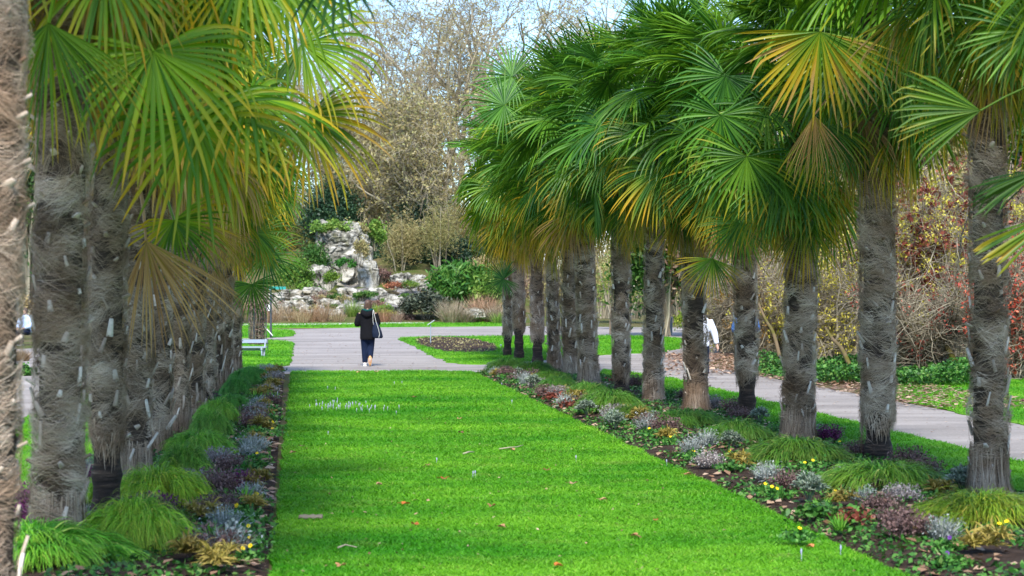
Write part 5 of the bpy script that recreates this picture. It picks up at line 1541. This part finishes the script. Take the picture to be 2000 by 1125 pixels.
for i, (px, py, top, wpx, t_) in enumerate([(545, 632, 596, 40, (1, .95, .85)), (575, 634, 600, 36, (1.0, .9, .75)), (608, 633, 598, 40, (.95, .75, .6)), (632, 632, 590, 30, (1.05, .9, .8)), (660, 634, 606, 34, (.9, .85, .7)), (750, 630, 604, 36, (.85, .6, .5)), (775, 630, 610, 30, (.7, .62, .6)), (590, 634, 608, 34, (1, 1, .8)), (520, 634, 600, 40, (.95, .8, .7))]):
    grass_clump(px, py, top, wpx, 113.5 - i * .12, f"{['buff', 'sandy', 'rusty', 'tall thin', 'short sandy', 'russet', 'greyish', 'low pale', 'brownish'][i]} reed clump at the pond edge", M_STRAW, 20 + i, tint=t_, group="reed clumps at the pond edge", n=200, up=1.3)
for i, (px, py, top, wpx, mt, tn, t_) in enumerate([(560, 622, 596, 46, M_GREEN, "green", (.9, .9, .8)), (540, 618, 590, 40, M_TANLEAF, "olive", (.7, .8, .7)), (585, 618, 594, 40, M_PALE, "whitish flowering", (1.2, 1.3, 1.2)), (648, 610, 592, 40, M_GREEN, "mossy green", (1, .9, .7)), (620, 600, 580, 44, M_BROWN, "brown twiggy", (1, 1, .9)), (735, 606, 584, 40, M_BROWN, "pinkish brown", (1.1, .9, .9)),
                                           (760, 628, 604, 34, M_LIME, "olive-yellow", (1.3, .9, .5)), (792, 634, 608, 40, M_BROWN, "grey-brown", (.8, .75, .8)), (742, 618, 598, 26, M_LIME, "bright yellow-green", (1.5, 1.3, .5)), (700, 610, 592, 44, M_TANLEAF, "tan", (1, 1, 1)), (800, 570, 546, 40, M_LIME, "grey-lime", (.8, .8, .7)), (830, 556, 538, 50, M_TANLEAF, "pale tan", (1, 1, .9)), (770, 570, 548, 40, M_BROWN, "rusty", (1.3, .7, .45)),
                                           (655, 590, 572, 40, M_GREEN, "dark green", (.6, .7, .6)), (500, 626, 580, 60, M_BROWN, "reddish bare", (1.1, .85, .75)), (870, 560, 540, 50, M_TANLEAF, "sandy", (1.1, 1, .9)), (790, 586, 572, 26, M_GREEN, "small green", (1, 1, 1))]):
    sh(px, py, top, wpx, 114 + (634 - py) * .28, "rockery_shrub", f"{tn} low shrub on the rock-garden slope", "shrub", mt, 900, .075, 60 + i, group=G_RG, clumps=18, stem_n=10, tint=t_)

# evergreens and bare trees behind
def tree(kind_, px, Y, zb, sc, rz, label, parts, tint=(1, 1, 1), group=None):
    root = empty(kind_, ((px - 1000) / FPX * Y, Y, zb), rz, sc)
    tag(root, label, "tree", group)
    put("trunk", parts[0], root)
    cr = put("crown", parts[1], root)
    if parts[2] is not None: put("foliage", parts[2], cr, color=(*tint, 1))
    return root
GT = "bare trees behind the rock garden"
BT = [(695, 176, 3.5, 1.0, 0.3, 0, "slender bare tree nearest the open sky"), (775, 180, 4, 1.06, 1.9, 1, "bare tree with a forked grey crown beside the slender one"), (850, 172, 4, 1.0, 4.1, 2, "bare tree with tan twigs in the middle of the gap"), (925, 178, 3.5, 1.12, 2.2, 0, "tall bare tree with a crooked limb touching the palm fans"), (1010, 182, 3, 1.15, 5.3, 1, "high bare tree rising behind the far palm crowns"),
      (1105, 170, 2, 1.15, 3.5, 2, "tan-twigged tall tree above the palm crowns"), (640, 185, 4, .95, 2.9, 2, "bare tree half behind the bench-side fans"), (560, 190, 4, 1.0, .9, 1, "bare tree behind the bench-side palm crowns"), (735, 190, 5, 1.0, 5.0, 2, "thinner bare tree set back between two others"), (885, 195, 5, 1.1, 1.2, 1, "bare tree deepest in the gap")]
for px, Y, zb, sc, rz, v, lb in BT: tree("bare_tree", px, Y, zb, sc, rz, lb, TREES[v], group=GT)
ST = [(715, 158, 3.2, .95, .5, 0, "shaggy tan-leaved tree above the rock outcrop"), (800, 150, 2.5, 1.0, 2.4, 1, "drooping tan tree before the dark yew"), (870, 156, 2.8, 1.05, 4.0, 0, "tan twiggy tree against the far palm fans"), (660, 160, 4.5, .9, 3.3, 1, "tan tree behind the outcrop's green crest"), (760, 166, 4.5, 1.05, 1.2, 0, "tan shaggy tree in the middle distance")]
for px, Y, zb, sc, rz, v, lb in ST: tree("tan_leaved_tree", px, Y, zb, sc, rz, lb, SHAGGY[v], group="tan shaggy trees behind the rock garden")
sh(815, 575, 392, 120, 150, "yew_tree", "massive dark yew behind the low boulders", "tree", M_DARKGREEN, 30000, .14, 30, clumps=130, stem_n=6, hollow=.5, part="crown")
sh(890, 575, 455, 110, 148, "yew_tree", "dark yew half hidden by the far palm fans", "tree", M_DARKGREEN, 20000, .14, 31, clumps=100, stem_n=6, hollow=.5, part="crown")
sh(650, 520, 350, 110, 152, "yew_tree", "dark evergreen behind the outcrop's crest", "tree", M_DARKGREEN, 18000, .14, 32, clumps=90, stem_n=6, part="crown", tint=(1.2, 1.3, 1.2))
sh(752, 570, 440, 90, 152, "yew_tree", "blue-green evergreen between outcrop and yew", "tree", M_DARKGREEN, 18000, .14, 33, clumps=90, stem_n=6, part="crown", tint=(1.5, 1.5, 1.3))
for i, (px, base, top, wpx, Y, tn, t_) in enumerate([(700, 575, 300, 110, 168, "olive", (.85, .95, .8)), (790, 570, 330, 130, 168, "sandy", (1.05, 1, .9)), (860, 570, 320, 120, 170, "tan", (1, 1, 1)), (740, 560, 250, 110, 170, "greyish tan", (.9, .9, .95)), (820, 560, 270, 120, 172, "brown-tan", (.95, .85, .75)), (660, 560, 290, 100, 168, "green-tan", (.8, .95, .7)), (600, 575, 330, 110, 160, "dull green", (.6, .8, .6)), (540, 575, 320, 110, 158, "dull olive", (.7, .8, .6)), (900, 575, 360, 110, 166, "pale tan", (1.1, 1.1, 1.1))]):
    sh(px, base, top, wpx, Y, "twiggy_thicket", f"{tn} twiggy thicket rising behind the rock garden", "shrub", M_TANLEAF, 17000, .040, 170 + i, group="tan thickets behind the rock garden", clumps=190, stem_n=30, tint=t_, long=7.5, spread=.18, hollow=.1)
sh(785, 560, 400, 90, 145, "twiggy_thicket", "loose tan branches hanging before the dark yew", "shrub", M_TANLEAF, 5200, .040, 181, group="tan thickets behind the rock garden", clumps=120, stem_n=6, long=7.5, spread=.2, hollow=.1)
sh(860, 540, 380, 90, 144, "twiggy_thicket", "loose olive branches beside the far palm fans", "shrub", M_TANLEAF, 4600, .040, 182, group="tan thickets behind the rock garden", clumps=120, stem_n=6, tint=(.85, .9, .8), long=7.5, spread=.2, hollow=.1)
rr2 = random.Random(4)
for i in range(22):
    px = rr2.uniform(535, 860); Y = rr2.uniform(116, 131)
    zb = hz_at(px, Y); py = HOR + (HC - zb) * FPX / Y
    mt, tn = rr2.choice([(M_GREEN, "dark green"), (M_LIME, "yellow-green"), (M_BROWN, "brown twiggy"), (M_TANLEAF, "tan"), (M_BLUEGREY, "grey-green"), (M_PALE, "greyish flowering")])
    sh(px, py + 2, py - rr2.uniform(12, 24), rr2.uniform(24, 44), Y, "rockery_cushion", f"small {tn} cushion plant between the rock-garden boulders", "shrub", mt, 700, .06, 220 + i, group=f"{tn} cushion plants among the boulders", clumps=14, stem_n=4)
# trees glimpsed between the palm crowns, and the tree belt on both sides
for i, (px, Y, sc, v) in enumerate([(1210, 150, 1.0, 0), (1330, 160, 1.05, 1), (1450, 150, 1.0, 2), (1580, 140, 1.0, 0), (1700, 140, .95, 1), (1830, 130, .95, 2), (1960, 125, .9, 0), (2120, 125, .95, 1), (470, 170, 1.0, 0), (360, 165, 1.0, 2), (240, 160, 1.0, 1), (110, 155, 1.0, 0), (-20, 150, 1.0, 2), (-150, 150, 1.0, 1)]):
    tree("bare_tree", px, Y, 0 if px > 1000 else 4, sc, i * 1.7, f"bare tree glimpsed behind the {'shrub-side' if px > 1000 else 'bench-side'} palm crowns", TREES[v], group="bare trees behind the " + ("shrub-side palms" if px > 1000 else "bench-side palms"))
for i, (px, Y, wpx, top, mt) in enumerate([(1130, 128, 180, 500, M_TANLEAF), (1235, 112, 150, 470, M_TANLEAF), (1330, 108, 140, 465, M_TANLEAF), (1060, 135, 140, 500, M_BROWN), (1425, 100, 140, 455, M_TANLEAF)]):
    sh(px, 640 if Y < 110 else 622, top, wpx, Y, "pale_shrub", f"{['wide', 'olive-tan', 'buff', 'brownish', 'tall tan'][i]} twiggy shrub beyond the path, seen between palm trunks", "shrub", mt, 9000, .075, 110 + i, clumps=80, stem_n=50, tint=(1.15, 1.15, 1.05), long=2.2)
sh(1180, 622, 440, 90, 120, 'pale_shrub', 'grey-tan shrub closing the gap between two far palm trunks', 'shrub', M_TANLEAF, 6000, .075, 119, clumps=70, stem_n=30, long=2.2)
sh(1210, 650, 480, 110, 96, "pale_shrub", "open-branched greenish shrub by the wooden post", "shrub", M_LIME, 1500, .07, 120, clumps=60, stem_n=26, tint=(.9, .85, .7))
sh(1345, 650, 596, 60, 92, "green_shrub", "yellow-green bush beside the litter bin", "shrub", M_LIME, 1800, .08, 121, clumps=30, stem_n=8, tint=(1.2, .95, .6))
for i, px in enumerate(range(-300, 420, 90)):
    Y = 118 + (i % 3) * 4
    sh(px, 628, 400 - (i * 37) % 60, 160, Y, "hedge_shrub", f"dark background bush seen past the bench-side palm trunks", "shrub", [M_BROWN, M_GREEN, M_DARKGREEN][i % 3], 13000, .10, 130 + i, group="bushes behind the bench-side palms", clumps=110, stem_n=16, hollow=.2)
sh(35, 618, 575, 60, 84, "ornamental_grass", "yellow-tan rounded grass bush behind the seated person", "grass clump", M_STRAW, 1500, .09, 141, clumps=24, stem_n=6, tint=(1.1, 1.05, .7), long=3)
sh(35, 655, 610, 60, 78, "bare_shrub", "dark brown bush beside the seated person", "shrub", M_BROWN, 2000, .07, 142, clumps=24, stem_n=20, tint=(.5, .42, .42))
grass_clump(32, 712, 686, 60, 55, "cut straw-coloured grass clump behind the dark green bush", M_STRAW, 143, n=900, tint=(1.0, .9, .75))
sh(38, 748, 708, 62, 46, "evergreen_shrub", "small dark green bush at the side path between two palm trunks", "shrub", M_IVY, 1800, .05, 144, clumps=26, stem_n=8)
# climbing shrub in a wire cage
x, y = G(502, 676)
root = empty("caged_shrub", (x, y, .03)); tag(root, "reddish-brown climbing shrub held in a round wire cage by the sign post", "shrub")
rng = np.random.default_rng(88)
b = Buf()
n = 5200
zz = rng.random(n) * 1.95; aa = rng.uniform(0, 6.28, n); rr_ = np.where(zz > 1.15, .40, .26) * np.sqrt(rng.random(n))
leaves(b, np.stack([np.cos(aa) * rr_, np.sin(aa) * rr_, zz], -1), .045, rng, np.clip(rng.random(n), 0, 1))
b.obj("foliage", M_BROWN, root)
b = Buf(); stems(b, rng, 34, .26, 1.8, .010, .05); b.obj("stem", M_BRANCH, root)
b = Buf()
ang = np.linspace(0, 2 * math.pi, 25)
for z_ in np.arange(.06, 1.2, .14): tubes(b, np.stack([np.cos(ang) * .29, np.sin(ang) * .29, 0 * ang + z_], -1)[None], .004, 4)
for a in np.linspace(0, 6.283, 24, endpoint=False): tubes(b, np.array([[[math.cos(a) * .29, math.sin(a) * .29, 0], [math.cos(a) * .29, math.sin(a) * .29, .6], [math.cos(a) * .29, math.sin(a) * .29, 1.2]]]), .004, 4)
b.obj("wire_mesh", M_DARKMETAL, root)
for a in (.3, 2.4, 4.5):
    b = Buf(); limb(b, [(math.cos(a) * .31, math.sin(a) * .31, 0), (math.cos(a) * .31, math.sin(a) * .31, .6), (math.cos(a) * .31, math.sin(a) * .31, 1.25)], [.022] * 3, 6); b.obj("post", M_DARKMETAL, root)

# shrubs along the side path
def wild_shrub(name, label, px, Y, wd, h, sets, seed, nst=16, st_r=.03, twn=500, stem_mat=None, depth=None):
    """sets: list of (material, count, leaf size, zmin, zmax, part name, tint)"""
    rng = np.random.default_rng(seed)
    root = empty(name, ((px - 1000) / FPX * Y, Y, 0)); tag(root, label, "shrub")
    d = depth or wd * .7
    b = Buf(); P = stems(b, rng, nst, .25, h, st_r, wd / h * .5, 7, .30); b.obj("stem", stem_mat or M_BRANCH, root)
    tw = Buf()
    src = P[:, 1:].reshape(-1, 3)
    n = int(twn * 2.2)
    p0 = src[rng.integers(0, len(src), n)]
    dv = norm(rng.normal(size=(n, 3)) + [0, 0, .35]) * rng.uniform(.3, 1.1, n)[:, None]
    s = np.linspace(0, 1, 5)
    Q = p0[:, None] + dv[:, None] * s[None, :, None] + np.cumsum(rng.normal(size=(n, 5, 3)) * .05, 1)
    Q[:, :, 2] = np.maximum(Q[:, :, 2], .05)
    tubes(tw, Q, np.full((n, 1), .009) * np.linspace(1, .5, 5)[None], 3, rng.random(n)); tw.obj("twig", M_BRANCH, root)
    tips = Q[:, 1:].reshape(-1, 3)
    for mat, cnt, ls, z0, z1, part, tint in sets:
        pool = tips[(tips[:, 2] > z0 * h) & (tips[:, 2] < z1 * h)]
        if not len(pool): continue
        cl = pool[rng.integers(0, len(pool), max(20, cnt // 14))]
        cnt = int(cnt * .95)
        C = cl[rng.integers(0, len(cl), cnt)] + rng.normal(size=(cnt, 3)) * .075
        q = Buf(); leaves(q, C, ls, rng, long=1.8)
        put(part, q.mesh(part, mat), root, color=(*tint, 1))
    return root
wild_shrub("witch_hazel", "yellow-blossomed shrub with pale stems between two shrub-side palms", 1640, 50, 2.6, 3.0, [(M_YELLOW, 4200, .048, .15, 1.2, "blossom", (1, 1, 1))], 1, 14, .05, 520)
wild_shrub("witch_hazel", "low yellow-blossomed shrub with a mossy leaning stem", 1545, 53, 2.4, 2.6, [(M_YELLOW, 2400, .048, .1, 1.2, "blossom", (.95, 1, 1)), (M_TANLEAF, 900, .06, .2, 1.2, "foliage", (1.1, .8, .5))], 2, 14, .05, 420, M_MOSSY)
wild_shrub("witch_hazel", "tall shrub mixing yellow blossom and hanging maroon leaves", 1810, 51, 3.2, 4.8, [(M_YELLOW, 7500, .048, .25, 1.3, "blossom", (1, 1, 1)), (M_MAROON, 4600, .085, .3, 1.2, "foliage", (1, 1, 1))], 3, 22, .04, 900)
wild_shrub("witch_hazel", "yellow and maroon shrub behind the tall palm with the dark foot", 1735, 55, 3.0, 4.6, [(M_YELLOW, 5600, .048, .3, 1.3, "blossom", (.95, 1, .9)), (M_MAROON, 3400, .085, .2, 1.2, "foliage", (.95, .9, .9))], 4, 20, .04, 800)
wild_shrub("berry_shrub", "dense red-berried shrub at the edge beyond the pale palm", 1975, 44, 2.0, 2.9, [(M_RED, 7000, .05, .05, 1.1, "foliage", (1, 1, 1))], 5, 18, .02, 900)
wild_shrub("berry_shrub", "red-leaved bare shrub spreading low between palm trunks", 1800, 46, 2.6, 2.0, [(M_RED, 900, .035, .2, 1.2, "foliage", (.9, .8, .9)), (M_MAROON, 500, .05, .1, 1.0, "foliage", (1, .9, .9))], 6, 22, .03, 900, M_MOSSY)
wild_shrub("witch_hazel", "yellow-flecked shrub high behind the pale palm trunk", 1920, 54, 3.2, 4.8, [(M_YELLOW, 6000, .048, .2, 1.3, "blossom", (.95, 1, .9)), (M_MAROON, 1800, .07, .2, 1.2, "foliage", (1.1, .9, .8))], 7, 20, .04, 800)
wild_shrub("bare_shrub", "brown-leaved bare shrub behind the hidden blue-sleeved person", 1490, 58, 3.0, 3.0, [(M_TANLEAF, 2200, .06, .1, 1.2, "foliage", (1.1, .75, .5))], 8, 20, .04, 800)
wild_shrub("bare_shrub", "twiggy olive shrub beside the pale-jacketed walker", 1415, 62, 2.4, 2.8, [(M_TANLEAF, 1800, .05, .05, 1.2, "foliage", (.9, .95, .7))], 9, 20, .03, 800)
for i, (px, Y) in enumerate([(1500, 72), (1620, 70), (1740, 68), (1860, 66), (1980, 64), (2100, 60)]):
    sh(px, 700, 270 + (i * 31) % 70, 200, Y, "background_shrub", "dense brownish shrub closing the view behind the flowering bushes", "shrub", [M_BROWN, M_TANLEAF][i % 2], 15000, .07, 150 + i, group="brown shrubs behind the flowering bushes", clumps=130, stem_n=40, tint=(.9, .85, .75), long=3.5, hollow=.2)
for i, (px, top, wpx) in enumerate([(-60, 120, 190), (60, 100, 200), (210, 110, 200), (380, 200, 170), (1290, 300, 170), (1390, 200, 190), (1510, 130, 210), (1640, 90, 220), (1770, 80, 230), (1900, 60, 240), (2030, 60, 240)]):
    sh(px, 665, top, wpx, 86 - i if px > 700 else 108 - i, "background_tree", f"dense tree closing the view behind the {'bench' if px < 700 else 'shrub'}-side palms", "tree", [M_TANLEAF, M_GREEN, M_BROWN][i % 3], 16000, .12, 190 + i, group=f"dense trees behind the {'bench' if px < 700 else 'shrub'}-side palms", clumps=150, stem_n=30, tint=[(.75, .75, .65), (.55, .6, .5), (.9, .85, .75)][i % 3], long=2.4, hollow=.2, part="crown")
# leaning mossy limb
for pts, r, lb in (([(1880, 690, 45), (1840, 655, 45.5), (1800, 630, 46), (1760, 628, 46.5), (1715, 605, 47)], .075, "thick mossy limb leaning low through the red shrub"), ([(1668, 700, 46), (1645, 680, 46.5), (1625, 662, 47), (1612, 640, 47.5)], .06, "pale yellowish leaning trunk under the yellow blossom"), ([(1530, 690, 47), (1512, 650, 47.5), (1495, 625, 48), (1480, 590, 48.5)], .05, "mossy crooked stem beside the blue-sleeved person")):
    P = np.array([at(*p) for p in pts]); P[0][2] = 0 if P[0][2] < .6 else P[0][2]
    b = Buf(); limb(b, P, np.linspace(r, r * .5, len(P)), 8); tag(b.obj("leaning_limb", M_MOSSY), lb, "limb")
rng = np.random.default_rng(321)
b = Buf()
for px0, px1, Ya, Yb, n, hh in ((1395, 1700, 41.5, 48, 16000, .55), (1700, 1900, 40.5, 46, 9000, .5)):
    Y = rng.uniform(Ya, Yb, n); X = (rng.uniform(px0, px1, n) - 1000) / FPX * Y
    edge = np.clip((X - SLOPE * Y - 10.45) / .5, 0, 1)
    C = np.stack([X, Y, (.03 + hh * rng.random(n) ** .7 * (.55 + .45 * vnoise(np.stack([X, Y, 0 * X], -1) * 1.1, 9))) * edge], -1)
    C = C[edge > .02]
    leaves(b, C, .07, rng, flat=.35, long=1.2)
kind(b.obj("ivy_cover", M_IVY), 'stuff')
b = Buf()
n = 5200
Y = rng.uniform(33, 60, n); U = rng.uniform(10.2, 12.8, n) ; X = U + SLOPE * Y
C = np.stack([X, Y, .03 + .05 * rng.random(n)], -1); leaves(b, C, .09, rng, flat=.8, long=1.2)
n = 900
Y = rng.uniform(46, 60, n); X = (rng.uniform(1300, 1440, n) - 1000) / FPX * Y
leaves(b, np.stack([X, Y, .02 + .18 * rng.random(n) ** 3], -1), .09, rng, flat=.7, long=1.2)
n = 500
Y = rng.uniform(20, 60, n); X = rng.uniform(8.2, 10.6, n) + SLOPE * Y
leaves(b, np.stack([X, Y, .015 + .01 * rng.random(n)], -1), .045, rng, flat=.95, long=1.2)
n = 500
Y = rng.uniform(48, 110, n); X = (rng.uniform(560, 900, n) - 1000) / FPX * Y
leaves(b, np.stack([X, Y, .035 + .01 * rng.random(n)], -1), .07, rng, flat=.95, long=1.2)
kind(b.obj("leaf_litter", M_LITTER), 'stuff')
